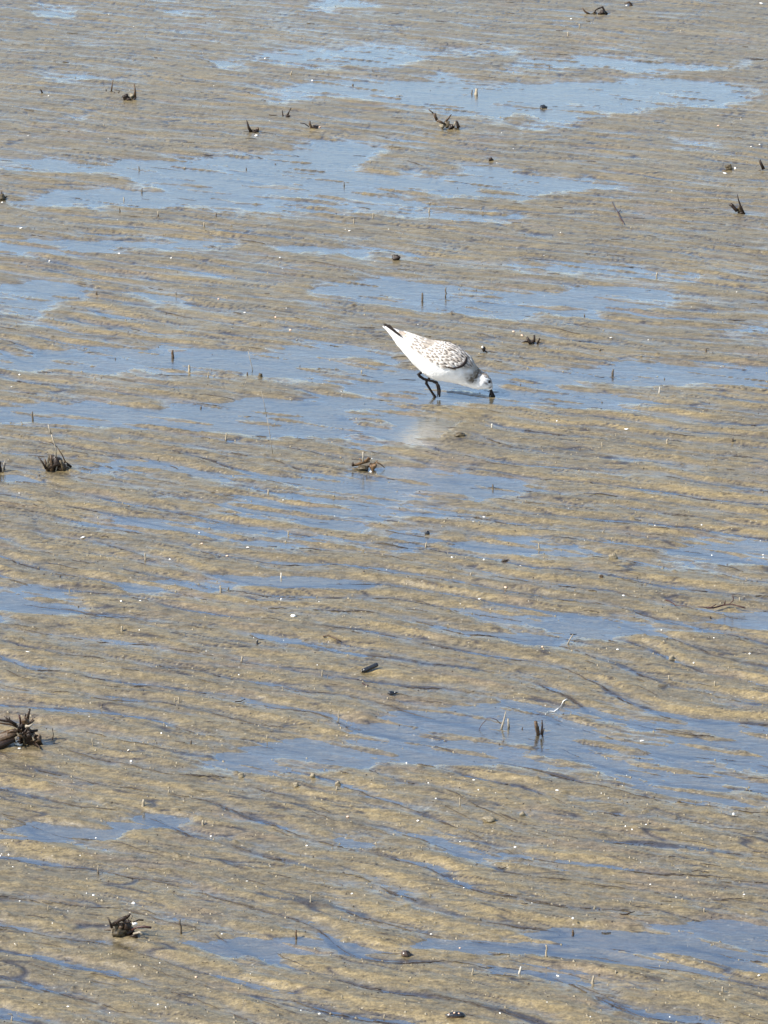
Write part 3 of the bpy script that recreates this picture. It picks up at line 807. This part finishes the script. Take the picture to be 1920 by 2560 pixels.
clump('weed_scrap', 'ragged dark scrap beside a beige shell bit in mid right mud', 'plant debris', 1270, 1404,
      [([(1252,1403),(1262,1399),(1270,1402)],1.4,2.4,D), ([(1268,1400),(1282,1405)],2,1.2,D)], [(1262,1402,6,3,O)])
A = At(1210, 884)
e = A.empty('mussel_shell', 'tiny dark shell with white tip behind the bird head', 'shell')
MB().lump(A.up(1209, 875), (5/A.s, 4/A.s, 6.5/A.sv), 4, .25, 10, 8).build('valve', M_DARK, e)
MB().lump(A.up(1206, 869, -.003), (2.6/A.s, 2/A.s, 3/A.sv), 5, .2, 8, 6).build('worn_tip', M_SHELL, e)
MB().tube([A.up(1211,879), A.up(1219,884)], [2.4/A.s, 1/A.s], 7).build('beard', M_DARK, e)

# ---- shells
def shell(px, py, w, h, mat=M_SHELL, label=None, group=None, tilt=None, lift=0):
    """broken, slightly dished piece of shell with a ragged rim"""
    A = At(px, py)
    m = MB(); n = 9; q = random.Random(int(px * 3 + py))
    rim = [q.uniform(.75, 1.1) for _ in range(n)]
    sd = math.sin(math.atan2(CAM_H, A.base.y))
    w, h = w * .84, h * .84
    for ring, (rr, zz) in enumerate(((0, 1.0), (.6, .78), (1, .2), (.9, -.05))):
        for k in range(n):
            a = 2 * math.pi * k / n
            m.v.append(Vector((math.cos(a) * rr * rim[k] * w / 2 / A.s, math.sin(a) * rr * rim[k] * min(.30 * h / A.s / sd, .55 * w / A.s), zz * h * .42 / A.sv))); m.c.append(None)
    for j in range(3):
        for k in range(n):
            a = j * n + k; b = j * n + (k + 1) % n
            m.f.append((a, a + n, b + n, b))
    o = m.build('shell_fragment', mat, None, A.base + Vector((0, 0, max(0, -A.h) * .8 + .0003 + lift)))
    o.rotation_euler = (tilt if tilt is not None else q.uniform(-.2, .35), q.uniform(-.2, .2), q.uniform(-.6, .6))
    if not label:
        head = 'peach shell bit' if mat is M_PEACH else ('small white shell chip' if w < 9 else 'white shell fragment')
        label = placed(head, px, py); group = group or 'white shell fragments scattered over the mud'
    return tag(o, label, 'shell', group)

shell(641, 341, 12, 10, label='round bright white shell at the foot of the tapering spike')
shell(47, 1866, 30, 20, label='large white shell in front of the driftwood stump')
shell(49, 1879, 14, 4, label='thin cream shell sliver below the stump\'s large shell')
shell(1605, 1853, 17, 6, label='oval white shell lying in the long lower right pool')
shell(337, 2330, 20, 11, label='white shell chip on the lower left clump', lift=.006)
shell(733, 1547, 18, 13, label='broken white shell pieces in the ripples left of centre')
shell(929, 1162, 8, 8, label='white bead shell on the brown waterlogged root', lift=.006)
shell(927, 1180, 7, 8, label='lilac white bead shell below the brown waterlogged root')
shell(1393, 1981, 14, 6, label='white shell on mud just below the long lower pool')
shell(1185, 1956, 11, 4, label='thin white shell at the lower edge of the long pool')
shell(1288, 2122, 11, 6, label='slanting white shell in a ripple trough lower middle')
shell(1834, 2039, 9, 10, label='white shell standing on edge near right of lower ripples', tilt=1.0)
shell(334, 2261, 12, 10, label='ring shaped pale shell above the lower left clump')
shell(1838, 427, 8, 12, label='upright white shell next to the small knotted stub', tilt=1.1)
shell(1812, 438, 15, 4, label='flat white shell sliver under the small knotted stub')
shell(1898, 400, 6, 5, label='white scrap stuck on top of the leaning spike', lift=.03)
shell(122, 243, 6, 10, label='pale pointed shell beside the short leaning stub', tilt=1.0)
shell(1567, 16, 9, 6, label='white shell under the curled dark flake')
shell(1331, 861, 9, 5, label='white chip lying against the star shaped stub cluster')
shell(1305, 846, 9, 8, M_PEACH, label='peach shell left of the star shaped stub cluster')
shell(1284, 833, 11, 6, M_PEACH, label='peach shell sliver farther left of the star shaped stub')
shell(800, 320, 9, 6, M_PEACH, label='peach shell right of the low brown tuft')
shell(6, 510, 7, 6, label='white shell under the clump at the upper left edge')
shell(1897, 2448, 10, 5, label='white shell by the right end of the bottom pool')
shell(208, 1346, 16, 7, label='flat pale shell on the left ripples below the pools')
for x, y, w, h in [(71,342,7,3),(781,203,7,6),(663,148,6,6),(874,582,9,5),(53,577,12,4),(298,636,8,4),(124,655,6,6),(612,785,8,4),
    (49,943,8,6),(29,971,7,3),(428,652,5,8),(1527,850,11,4),(1566,1078,15,4),(1903,14,12,4),
    (1878,369,6,5),(1428,51,8,4),(1210,1405,7,7),(1301,1416,7,6),(1199,1499,10,4),(1559,1494,9,6),(1544,1632,9,5),(1734,1664,6,8),
    (1874,1641,8,7),(1754,1318,6,5),(303,1511,9,6),(351,1507,7,4),(321,1881,9,4),(328,1905,8,8),(425,1401,8,5),(620,1372,16,4),
    (70,1640,15,3),(528,2093,9,5),(767,2120,9,4),(395,2516,8,5),(799,2539,10,6),(170,2523,12,5),(234,2246,9,6),(50,2257,7,4),(618,2211,8,3),
    (1045,2058,9,6),(1078,2338,9,4),(1860,2247,9,4),(1160,2225,6,4),(703,1500,6,5),(1130,1400,8,4),(555,2340,6,4),(700,650,6,4),
    (1395,2440,14,4),(1210,1295,9,4),(498,1332,4,7),(802,1356,8,3),(1780,1388,6,4),(1615,2068,7,4),(880,2240,8,4),(1090,2000,7,4),(240,2095,7,3),(1690,2250,6,3)]:
    shell(x, y, w, h)
for x, y, w, h in [(505,1366,9,7),(546,750,8,6),(689,798,8,6),(726,828,9,7),(1356,1623,7,10),(1264,1473,10,6),(1796,319,9,5),(568,1392,10,5),(1150,2370,8,4),(870,2048,10,8),(490,2450,10,6)]:
    shell(x, y, w, h, M_PEACH, None, 'peach shell fragments scattered over the mud')

# ---- worm tubes and pegs
def peg(px, py, top, r=2.0, mat=M_TUBE, lean=0, label=None, cap=False):
    A = At(px, py, .003)
    p0 = A.up(px, py); p1 = A.up(px + lean, top)
    p0.z = 0
    P = jag(p0, p1, 4, .04)
    m = MB().tube(P, [r * 1.25 / A.s, r * .8 / A.s], 7, .2)
    o = m.build('worm_tube', mat, None, A.base)
    g = None
    if not label:
        head = 'pale worm tube' if mat is M_TUBE else 'dark worm tube'
        if py - top > 17: head = 'taller ' + head
        label = placed(head, px, py)
        g = 'pale worm tubes poking out of the mud' if mat is M_TUBE else 'dark worm tubes poking out of the shallows'
    return tag(o, label, 'worm tube', g)
peg(1433, 2334, 2313, 3.4, M_BROWN, -1, 'brown stub with white top in the wide lower right pool')
shell(1432, 2316, 8, 8, label='white cap stuck to the brown stub in lower right pool', lift=.008)
peg(1398, 2332, 2322, 2.0, M_BROWN, 0, 'tiny brown peg left of the white topped stub')
peg(1295, 2434, 2410, 2.6, M_PALE, 7, 'white worm tube leaning right below the lower right pool')
peg(1366, 2398, 2362, 2.6, M_TUBE, -1, 'tall worm tube with brown foot in the bottom right pool')
peg(1481, 2460, 2434, 3.0, M_TUBE, 3, 'grey worm tube right of the white leaning one')
peg(1806, 2486, 2468, 2.6, M_TUBE, 0, 'short worm tube on the mud at the bottom right')
peg(740, 2345, 2318, 2.6, M_BROWN, 1, 'brown knobbly peg reflected in the narrow bottom pool')
peg(453, 2337, 2296, 2.6, M_TUBED, -3, 'dark pointed peg right of the lower left clump')
peg(357, 2022, 2000, 4.0, M_TUBE, 3, 'thick pale worm tube above the lower left pool')
peg(508, 2066, 2048, 3.0, M_TUBE, 0, 'pale worm tube at the right tip of lower left pool')
peg(704, 1443, 1424, 2.2, M_PALE, -1, 'white bent worm tube in the narrow middle pool')
peg(553, 1484, 1462, 2.4, M_TUBE, -2, 'slender worm tube below the narrow middle pool')
peg(305, 1584, 1567, 3.2, M_TUBE, 0, 'stout pale worm tube in the left ripples')
peg(643, 1612, 1596, 2.6, M_BLACK, 1, 'black and white peg in the ripples left of centre')
peg(1055, 752, 726, 2.6, M_TUBED, 1, 'dark post standing in the pool above the bird')
peg(1114, 742, 712, 1.6, M_TUBED, 1, 'thin dark cross shaped peg in the pool above the bird')
peg(1190, 236, 216, 4.0, M_TUBE, 2, 'brown grey peg in the left of the large upper pool')
peg(1180, 234, 218, 1.6, M_TUBED, 0, 'thin dark peg beside the brown grey one in upper pool')
peg(431, 892, 868, 3.2, M_BROWN, 1, 'olive brown post in the left pool level with the bird')
peg(650, 944, 932, 5.5, M_OLIVE, 2, 'stubby brown stump pair at the middle left pool edge')
peg(473, 931, 910, 3.0, M_TUBE, 0, 'grey bent peg in the left pool below the post')
peg(1230, 1072, 1058, 2.2, M_PALE, 0, 'pale worm tube right of the brown weed lump')
peg(1648, 984, 966, 1.8, M_PALE, 1, 'whitish worm tube at the end of the pool right of the bird')
peg(1831, 1108, 1094, 2.6, M_TUBED, 0, 'dark short peg on the mud at the right edge side')
peg(1531, 938, 915, 3.0, M_TUBED, 2, 'dark ragged peg in the right pool level with the bird')
peg(1232, 1222, 1208, 2.2, M_TUBED, 0, 'dark cross shaped peg in the pool below the bird')
peg(1366, 2398, 2390, 4.0, M_BROWN, 0, 'brown collar around the foot of the tall worm tube')
for (x, y, t) in [(233,1870,1846),(447,1759,1740),(437,1756,1742),(603,1656,1638),(805,1692,1674),(846,1792,1772),(420,1987,1974),(775,2262,2240),(1150,2016,1992),(1620,2066,2050),
    (1760,2286,2270),(363,1402,1380),(174,1480,1465),(721,1336,1322),(1673,1702,1688),(1788,1720,1704),(1064,1368,1350),(1347,1372,1354),(1176,1440,1428),(1506,1120,1106),(1668,1115,1100),
    (565,1100,1080),(520,945,926),(1130,2540,2530),(120,2282,2266),(1180,2444,2458-36),(1850,1510,1498),(510,570,554),(397,543,528),(850,2310,2296),(1540,2440,2428),(310,500,486),(884,560,545),(932,548,532),
    (245,2178,2160),(840,1980,1966),(1072,530,516),(727,190,178),(668,1850,1836),(1640,690,676),(905,930,918),(672,1236,1220),(1420,92,80),(1450,70,58),(1720,2360,2350),(960,2545,2532),(28,2555,2538)]:
    peg(x, y, t, R.uniform(1.5, 2.4), M_TUBE, R.uniform(-2, 3))
for (x, y, t) in [(82,1048,1020),(242,742,726),(349,425,412),(354,480,462),(300,534,515),(395,545,532),(290,898,886),(440,740,726),(532,886,872),(750,918,906),(1310,756,746),(1371,786,778),(1432,786,774),(1461,790,774),(1130,790,776),
    (1145,470,458),(860,465,448),(1108,288,280),(1075,226,216),(1373,170,162),(1400,176,168),(883,215,205),(540,545,530),(1300,962,950),(1310,985,972),(1505,1006,996),(1662,948,938),(1694,945,938),(1690,2034,2026),(1822,1866,1858),(1804,1808,1800),
    (477,1868,1850),(570,1475,1462),(910,1440,1428),(860,1228,1216),(1120,1232,1222),(150,1446,1432),(872,1010,1000),(912,1008,996),(730,1245,1236),(1340,480,470),(1575,230,222),(618,940,925),(502,1020,1006),(96,1192,1180),(1012,1335,1326),
    (245,2190,2172),(255,1770,1758),(1055,2325,2316),(1245,2480,2470),(1595,1130,1120),(1450,1128,1118),(690,410,400),(615,425,412),(1690,150,142),(1500,880,870),(1766,880,866)]:
    peg(x, y, t + 1.5 + R.uniform(0, 3), R.uniform(1.0, 2.6), M_TUBED, R.uniform(-2, 2))

# ---- litter and grit nobody could count
def litter():
    m = MB(); q = random.Random(5)
    n = 1700
    X0 = []; Y0 = []
    for i in range(n):
        px = q.uniform(-140, 2060); py = q.uniform(-60, 2640) if i % 2 else q.uniform(1100, 2640)
        g = px2g(px, py); X0.append(g.x); Y0.append(g.y)
    X0 = np.array(X0); Y0 = np.array(Y0)
    def grad(x, y):
        e = .0008
        p = ripple_phase(x, y)[0]
        return p, (ripple_phase(x + e, y)[0] - p) / e, (ripple_phase(x, y + e)[0] - p) / e
    for _ in range(3):                      # slide each strand down to the foot of its ripple
        p, gx, gy = grad(X0, Y0)
        d = (-1.75 - p + np.pi) % (2 * np.pi) - np.pi
        gg = np.maximum(gx * gx + gy * gy, 400)
        X0 = X0 + np.clip(d * gx / gg, -.03, .03); Y0 = Y0 + np.clip(d * gy / gg, -.03, .03)
    L = np.array([q.uniform(.008, .035) * (1 if q.random() < .8 else 2.2) for _ in range(n)])
    K = 9
    X = np.zeros((n, K)); Y = np.zeros((n, K)); x, y = X0.copy(), Y0.copy()
    loose = np.array([q.random() < .22 for _ in range(n)])
    X0[loose] += np.array([q.uniform(-.03, .03) for _ in range(loose.sum())]); Y0[loose] += np.array([q.uniform(-.04, .04) for _ in range(loose.sum())])
    x, y = X0.copy(), Y0.copy()
    for k in range(K):
        X[:, k] = x; Y[:, k] = y
        _, gx, gy = grad(x, y)
        gl = np.hypot(gx, gy) + 1e-6
        ux, uy = gy / gl, -gx / gl
        x = x + ux * L / (K - 1); y = y + uy * L / (K - 1) + np.array([q.gauss(0, .0006) for _ in range(n)])
    H = ground_fields(X.ravel(), Y.ravel())[0].reshape(X.shape)
    for i in range(n):
        r = q.uniform(.00018, .0005) * (1.0 + .08 * max(0, Y0[i] - 5))
        if H[i].min() < -.002 and q.random() < .6: continue
        m.tube([Vector((X[i, k], Y[i, k], max(H[i, k], -.0005) + r * .8)) for k in range(K)], [r * .5, r, r * 1.4, r * 1.2, r * 1.7, r * 1.2, r * 1.3, r, r * .4], 4, .35, 1.0)
    o = m.build('plant_litter', M_LITTER)
    o['kind'] = 'stuff'; o['label'] = 'fine dark plant litter lying along the ripple troughs'
litter()

def grit(name, mat, label, n, seed, rlo, rhi):
    m = MB(); q = random.Random(seed)
    g = [px2g(q.uniform(-140, 2060), q.uniform(-60, 2640)) for _ in range(n)]
    H = ground_fields(np.array([p.x for p in g]), np.array([p.y for p in g]))[0]
    for p, h in zip(g, H):
        r = q.uniform(rlo, rhi)
        if h < -.001: continue
        b = len(m.v); z = h
        k = [Vector((q.uniform(.6, 1.2) * r * math.cos(t), q.uniform(.6, 1.2) * r * math.sin(t), 0)) for t in (0, 1.3, 2.6, 3.9, 5.1)]
        m.v += [Vector((p.x, p.y, z - .0002)) + c for c in k] + [Vector((p.x, p.y, z + r * .9))]
        m.c += [None] * 6
        m.f += [(b + i, b + (i + 1) % 5, b + 5) for i in range(5)]
    o = m.build(name, mat, smooth=False)
    o['kind'] = 'stuff'; o['label'] = label
grit('shell_grit', M_SHELL, 'tiny white shell grit strewn over the mud', 260, 21, .0006, .0014)
grit('mud_crumbs', M_CAST, 'beige crumbs of worm cast strewn over the ripples', 3800, 22, .0008, .0024)
grit('dark_crumbs', M_LITTER, 'dark crumbs of rotten plant strewn over the ripples', 4200, 23, .0005, .0017)

# ------------------------------------------------------------------ the bird (a small pale sandpiper probing the water)
def make_bird():
    AX, AY = 1097.0, 992.0
    g = px2g(AX, AY)
    s, sv = pxscale(AX, AY)
    K = 4.1475
    def P(x, y, d=0.0):
        """a point of the bird's side view, in units of the enlarged sketch; d towards the camera, same units.
        Points nearer the camera are raised so that they are seen where they were sketched."""
        dd = d / K / s
        z = (AY - (760 + y / K)) / sv
        z += dd * math.tan(math.atan2(CAM_H, g.y))
        return Vector(((900 + x / K - AX) / s, -dd, z))
    def Pn(x, y, d=0.0):
        return Vector(((900 + x / K - AX) / s, -d / K / s, (AY - (760 + y / K)) / sv))
    U = 1 / K / s
    root = bpy.data.objects.new('sandpiper', None); root.empty_display_size = .02
    COL.objects.link(root); root.location = (g.x, g.y, 0)
    tag(root, 'small white and grey speckled sandpiper probing the shallow water', 'bird')

    # plumage material: colour from the feather tracts
    def plum(name, rough=.75):
        m, nt, out = newmat(name)
        b = nt.nodes.new('ShaderNodeBsdfPrincipled')
        a = nt.nodes.new('ShaderNodeVertexColor'); a.layer_name = 'col'
        tc = nt.nodes.new('ShaderNodeTexCoord')
        nz = nt.nodes.new('ShaderNodeTexNoise'); nz.inputs['Scale'].default_value = 260; nz.inputs['Detail'].default_value = 5
        nt.links.new(tc.outputs['Object'], nz.inputs['Vector'])
        bp = nt.nodes.new('ShaderNodeBump'); bp.inputs['Distance'].default_value = .0012; bp.inputs['Strength'].default_value = .5
        nt.links.new(nz.outputs['Fac'], bp.inputs['Height']); nt.links.new(bp.outputs[0], b.inputs['Normal'])
        nt.links.new(a.outputs['Color'], b.inputs['Base Color'])
        b.inputs['Roughness'].default_value = rough
        b.inputs['Specular IOR Level'].default_value = .2
        nt.links.new(b.outputs[0], out.inputs['Surface'])
        return m
    MP = plum('plumage')

    SEC = [(236,236,4,4),(270,252,17,15),(315,278,33,30),(370,318,52,46),(430,364,78,68),(540,440,114,108),(660,520,152,138),(790,585,192,166),
           (925,622,186,168),(1045,680,156,146),(1140,742,120,112),(1210,782,98,92),(1272,802,86,86),(1320,832,60,64),(1348,862,32,34),(1362,888,14,14)]
    SEC = np.array(SEC, float)
    T = np.linspace(0, 1, len(SEC))
    def cat(t):
        f = np.clip(t, 0, 1) * (len(SEC) - 1); i = int(min(f, len(SEC) - 2)); u = f - i
        p = [SEC[max(i - 1, 0)], SEC[i], SEC[i + 1], SEC[min(i + 2, len(SEC) - 1)]]
        return .5 * (2 * p[1] + (p[2] - p[0]) * u + (2 * p[0] - 5 * p[1] + 4 * p[2] - p[3]) * u * u + (3 * p[1] - p[0] - 3 * p[2] + p[3]) * u ** 3)
    def frame(t):
        c = cat(t); a = cat(max(t - .01, 0)); b = cat(min(t + .01, 1))
        dx, dy = b[0] - a[0], b[1] - a[1]
        L = math.hypot(dx, dy) or 1
        return c, (dx / L, dy / L), (dy / L, -dx / L)     # centre, along (towards the bill), dorsal side
    def S(t, th, off=0.0):
        """surface of the body; th 90 = back, 0 = side nearest the camera, -90 = belly"""
        c, al, n = frame(t)
        ra, rb = c[2] + off, c[3] + off
        si, co = math.sin(th), math.cos(th)
        return Pn(c[0] + n[0] * si * ra, c[1] + n[1] * si * ra, co * rb)
    # body and head in one continuous surface
    NT, NA = 120, 56
    m = MB()
    q = random.Random(3)
    WHITE = (.80, .785, .75)
    def mixc(a, b, f):
        f = max(0, min(1, f)); return tuple(a[i] + (b[i] - a[i]) * f for i in range(3))
    for i in range(NT + 1):
        t = i / NT
        for k in range(NA):
            th = 2 * math.pi * k / NA - math.pi / 2
            p = S(t, th, 0)
            wob = 3.2 * math.sin(t * 90 + 3 * math.sin(th * 2)) * math.sin(th * 9 + t * 20)
            if .1 < t < .9: p = S(t, th, wob)
            dors = math.sin(th)
            n1 = float(perlin(np.array([t * 60.]), np.array([th * 6.]), 61)[0])
            n2 = float(perlin(np.array([t * 26.]), np.array([th * 3.5]), 62)[0])
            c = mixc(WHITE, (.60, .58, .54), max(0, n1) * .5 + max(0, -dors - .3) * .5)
            if t < .62:      # back under the wing feathers
                c = mixc(c, (.46, .38, .30), (dors - .1) * 1.6 * (1 if t > .2 else .2))
            # grey brown collar and breast side
            col = math.exp(-((t - .685 - .012 * dors) / .042) ** 2)
            c = mixc(c, (.062, .050, .034), 1.35 * col * min(1, max(0, (dors + .6) * 2.2)) * (.85 + .6 * n1))
            # nape and crown streaked
            if t > .70:
                cr = max(0, (dors - .45) * 2.2)
                c = mixc(c, (.16, .12, .09), cr * (.9 + 1.4 * n1) * (1 if t < .9 else .6))
            # breast side greyish
            if .56 < t < .70:
                c = mixc(c, (.30, .25, .19), max(0, .7 * (dors + .5)) * (.6 + n2))
            # ear streak and lores
            ear = math.exp(-((t - .835) / .035) ** 2) * math.exp(-((dors - .20) / .16) ** 2)
            c = mixc(c, (.14, .095, .07), ear * .9)
            if t > .74: c = mixc(c, (.36, .29, .22), max(0, n2 + .15) * max(0, dors + .35) * .8)
            lore = math.exp(-((t - .925) / .022) ** 2)
            c = mixc(c, (.12, .10, .08), 1.2 * lore * max(0, .85 - abs(dors - .1)))
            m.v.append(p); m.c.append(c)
    for i in range(NT):
        for k in range(NA):
            a = i * NA + k; b = i * NA + (k + 1) % NA
            m.f.append((a, b, b + NA, a + NA))
    m.f.append(tuple(range(NA))[::-1]); m.f.append(tuple(NT * NA + k for k in range(NA)))
    m.build('body', MP, root)

    def feather(m, t0, th0, L, W, cen, fr, off=3, curl=0.0, seg=5, tip=1.0, dirth=0.0):
        """one overlapping feather lying back from (t0, th0)"""
        base = len(m.v)
        prof = [(.0, .35), (.25, .85), (.55, 1.0), (.82, .78), (1.0, .18 * tip)]
        c0, al, _ = frame(t0)
        Ltot = 1.0 / 1350.0           # one sketch unit along the body in t
        for j, (u, w) in enumerate(prof):
            t = t0 - u * L * Ltot
            c, _, _ = frame(max(t, 0))
            r = max(c[3], 30.0)
            thc = th0 + dirth * u
            o = off + 5 * math.sin(u * 2.6) + curl * u * u
            for v in (-1, -.5, 0, .5, 1):
                th = thc + v * w * W / r
                p = S(max(t, 0), th, o + 3.2 * (1 - v * v))
                m.v.append(p)
                e = max(abs(v), (u - .45) * 1.9)
                m.c.append(mixc(cen, fr, (e - .35) * 2.6))
        for j in range(4):
            for v in range(4):
                a = base + j * 5 + v
                m.f.append((a, a + 1, a + 6, a + 5))
    FR = (.78, .73, .66)
    for side, nm in ((1, 'near'), (-1, 'far')):
        w = MB(); q = random.Random(17)
        # scapulars and coverts, tail end first so that front rows lie on top
        t = .40
        rows = []
        tt = .345
        while tt < .645:
            rows.append(tt); tt += .0185
        for ri, tr in enumerate(rows):
            c, _, _ = frame(tr)
            step = 31.0 / c[3]
            th = float(np.interp(tr, [.40, .47, .54, .57, .60, .64], [.15, .12, .0, .1, .42, .8])) + (ri % 2) * step * .4
            while th < math.pi / 2 + .1:
                f = (tr - .37) / .27
                dk = .30 + .70 * f
                base = mixc((.30, .245, .195), (.035, .026, .020), dk * q.uniform(.3, 1.45))
                fr = mixc(FR, (.50, .42, .34), f * q.uniform(0, 1.3) * (1.0 if th > .4 else .7))
                a = th if side == 1 else math.pi - th
                feather(w, tr + q.uniform(-.004, .004), a + q.uniform(-.03, .03), q.uniform(46, 70), q.uniform(13, 19), base, fr, off=2.5 + q.uniform(0, 3), curl=q.uniform(0, 5))
                th += step * q.uniform(.85, 1.1)
        w.build('wing_coverts', MP, root)
        # long tertials and secondaries running back to the rump
        w = MB(); q = random.Random(29)
        for k in range(15):
            th = .12 + k * .11
            cen = mixc((.42, .34, .26), (.09, .065, .048), q.uniform(0, 1))
            if k < 3: cen = (.60, .55, .48)
            a = th if side == 1 else math.pi - th
            feather(w, .47 + .008 * (k % 3), a, q.uniform(230, 330), q.uniform(10, 14), cen, (.76, .70, .60), off=2 + k * .25, dirth=(.25 if side == 1 else -.25) * (1 - k / 15))
        w.build('flight_feathers', MP, root)
    # black wing tips crossing over the tail
    BLK = (.022, .016, .013)
    for d, dy, top in ((34, 0, 0), (26, -6, 1), (-24, -4, 0), (-30, -8, 1)):
        m = MB()
        pts = [(430, 345), (395, 318), (360, 292), (325, 262), (295, 238), (262, 220), (246, 213)]
        if top: pts = [(420, 330), (385, 306), (350, 280), (320, 252), (298, 234), (285, 229)]
        wd = [3, 6, 8, 10, 11, 8, 2][:len(pts)]; wd[-1] = 2
        base = len(m.v)
        for i, (x, y) in enumerate(pts):
            dd = math.copysign(1, d) * (float(np.interp(x, [240, 262, 295, 325, 360, 395, 430], [6, 14, 26, 34, 46, 58, 70])) + (4 if top else 6))
            for sgn, off in ((-1, 0), (0, 3), (1, 0)):
                m.v.append(P(x - sgn * wd[i] * .5, y + dy + sgn * wd[i], dd + off * (1 if d > 0 else -1))); m.c.append(BLK)
        for i in range(len(pts) - 1):
            for k in range(2):
                a = base + i * 3 + k
                m.f.append((a, a + 1, a + 4, a + 3))
        m.build('wing_tip', MP, root)
    # tail: graded white feathers round a dark centre
    for k, (y0, dcol, dd) in enumerate(((0, WHITE, 14), (-7, (.45, .4, .35), 5), (-12, BLK, 0), (-7, (.45, .4, .35), -5), (0, WHITE, -14))):
        m = MB()
        pts = [(420, 372), (370, 330), (315, 282), (270, 250), (240 + 2 * abs(2 - k), 232)]
        for i, (x, y) in enumerate(pts):
            wv = [9, 10, 10, 8, 2][i]
            for sgn in (-1, 0, 1):
                m.v.append(Pn(x, y + y0 * .8 + sgn * 4, dd * 1.6 + sgn * wv)); m.c.append(dcol)
        for i in range(4):
            for j in range(2):
                a = i * 3 + j; m.f.append((a, a + 1, a + 4, a + 3))
        m.build('tail_feather', MP, root)
    # dark bend of the wing
    m = MB()
    arc = [(872, 646), (905, 658), (955, 668), (1010, 662), (1055, 640), (1086, 606), (1099, 575), (1102, 548)]
    rad = [3, 6, 8, 11, 16, 18, 13, 6]
    def near(x, y):
        """depth of the body's near side at a sketch position"""
        best = None
        for i in range(40, 90):
            t = i / 120
            c, al, n = frame(t)
            u = (x - c[0]) * al[0] + (y - c[1]) * al[1]; v = (x - c[0]) * n[0] + (y - c[1]) * n[1]
            if best is None or abs(u) < best[0]: best = (abs(u), v, c)
        v = max(-.98, min(.98, best[1] / best[2][2]))
        return math.sqrt(1 - v * v) * best[2][3]
    pts = []
    for x, y in arc:
        d = near(x, y + 0)
        for _ in range(4):     # account for the slope of the view
            d = near(x, y - d * math.tan(math.atan2(CAM_H, g.y)) * .96)
        pts.append(P(x, y, d + 12))
    m.tube(pts, [r * U for r in rad], 9, .12, .75, col=(.020, .014, .012))
    m.build('wing_bend', MP, root)

    # thighs, legs, feet
    LEG = simple("black_leg", (.010, .007, .006), .6, .4, 900, .0003, .15)
    def vis(pts, d): return [P(x, y, d) for x, y in pts]
    m = MB().tube(vis([(740, 640), (700, 680), (662, 700), (636, 712)], 60), [70*U, 48*U, 24*U, 8*U], 14, .05, 1.0, col=WHITE); m.build('thigh', MP, root)
    m = MB().tube(vis([(790, 660), (760, 710), (738, 742), (728, 756)], 0), [70*U, 44*U, 18*U, 7*U], 14, .05, 1.0, col=WHITE); m.build('thigh', MP, root)
    leg = MB().tube(vis([(650, 704), (625, 716), (608, 730), (622, 752), (660, 778), (705, 790), (748, 800), (790, 816), (800, 824)], 60), [12*U, 15*U, 19*U, 16*U, 14*U, 14*U, 14*U, 18*U, 15*U], 8, .08).build('leg', LEG, root)
    for tp, w_ in (([(795, 818), (815, 850), (826, 895), (824, 935), (818, 966)], 12), ([(790, 822), (800, 858), (806, 900), (806, 940), (798, 964)], 8), ([(795, 822), (822, 862), (832, 900), (828, 960)], 6)):
        MB().tube(vis(tp, 60 + w_), [w_*1.1*U, w_*U, w_*U, w_*.85*U, w_*.5*U], 8, .08).build('toe', LEG, leg)
    leg = MB().tube(vis([(728, 752), (712, 780), (690, 800), (688, 826), (705, 850), (730, 890), (752, 925), (775, 958), (784, 978)], 0), [11*U, 12*U, 15*U, 16*U, 13*U, 12*U, 12*U, 14*U, 14*U], 8, .08).build('leg', LEG, root)
    for dx, dd in ((60, 10), (50, -35), (45, 40), (-22, 0)):
        MB().tube([P(780, 968, 0), Pn(780 + dx * .5, 978, dd * .5), Pn(780 + dx, 984, dd)], [8*U, 6*U, 3*U], 7, .1).build('toe', LEG, leg)
    # bill
    BILL = simple("black_bill", (.009, .007, .007), .5, .3, 900, .0002, .2)
    bill = MB().tube([P(1352, 868, 8), P(1360, 892, 8), P(1376, 925, 6), P(1394, 952, 4), P(1404, 985, 0)], [12*U, 11*U, 9*U, 7*U, 4*U], 10, .04).build('bill', BILL, root)
    MB().tube([P(1350, 888, 8), P(1354, 905, 8), P(1348, 935, 6), P(1340, 960, 4), P(1340, 985, 0)], [10*U, 9*U, 8*U, 6*U, 4*U], 10, .04).build('lower_mandible', BILL, bill)
    MB().tube([P(1358, 896, 5), P(1366, 925, 5), P(1371, 952, 3), P(1372, 982, 0)], [11*U, 16*U, 20*U, 22*U], 12, .05).build('gape', BILL, bill)
    # eyes
    for sd in (1, -1):
        m = MB(); m.lump(P(1334, 806, 46) if sd == 1 else Pn(1334, 800, -46), (19*U, 19*U, 19*U), 1, 0.0, 14, 10)
        m.build('eye', BILL, root)
    # white brow above the near eye
    m = MB().tube([P(1254, 748, 66), P(1282, 768, 66), P(1310, 782, 60), P(1340, 784, 46)], [4*U, 9*U, 11*U, 7*U], 9, .08, .8, col=(.82, .81, .78))
    m.build('brow', MP, root)
make_bird()
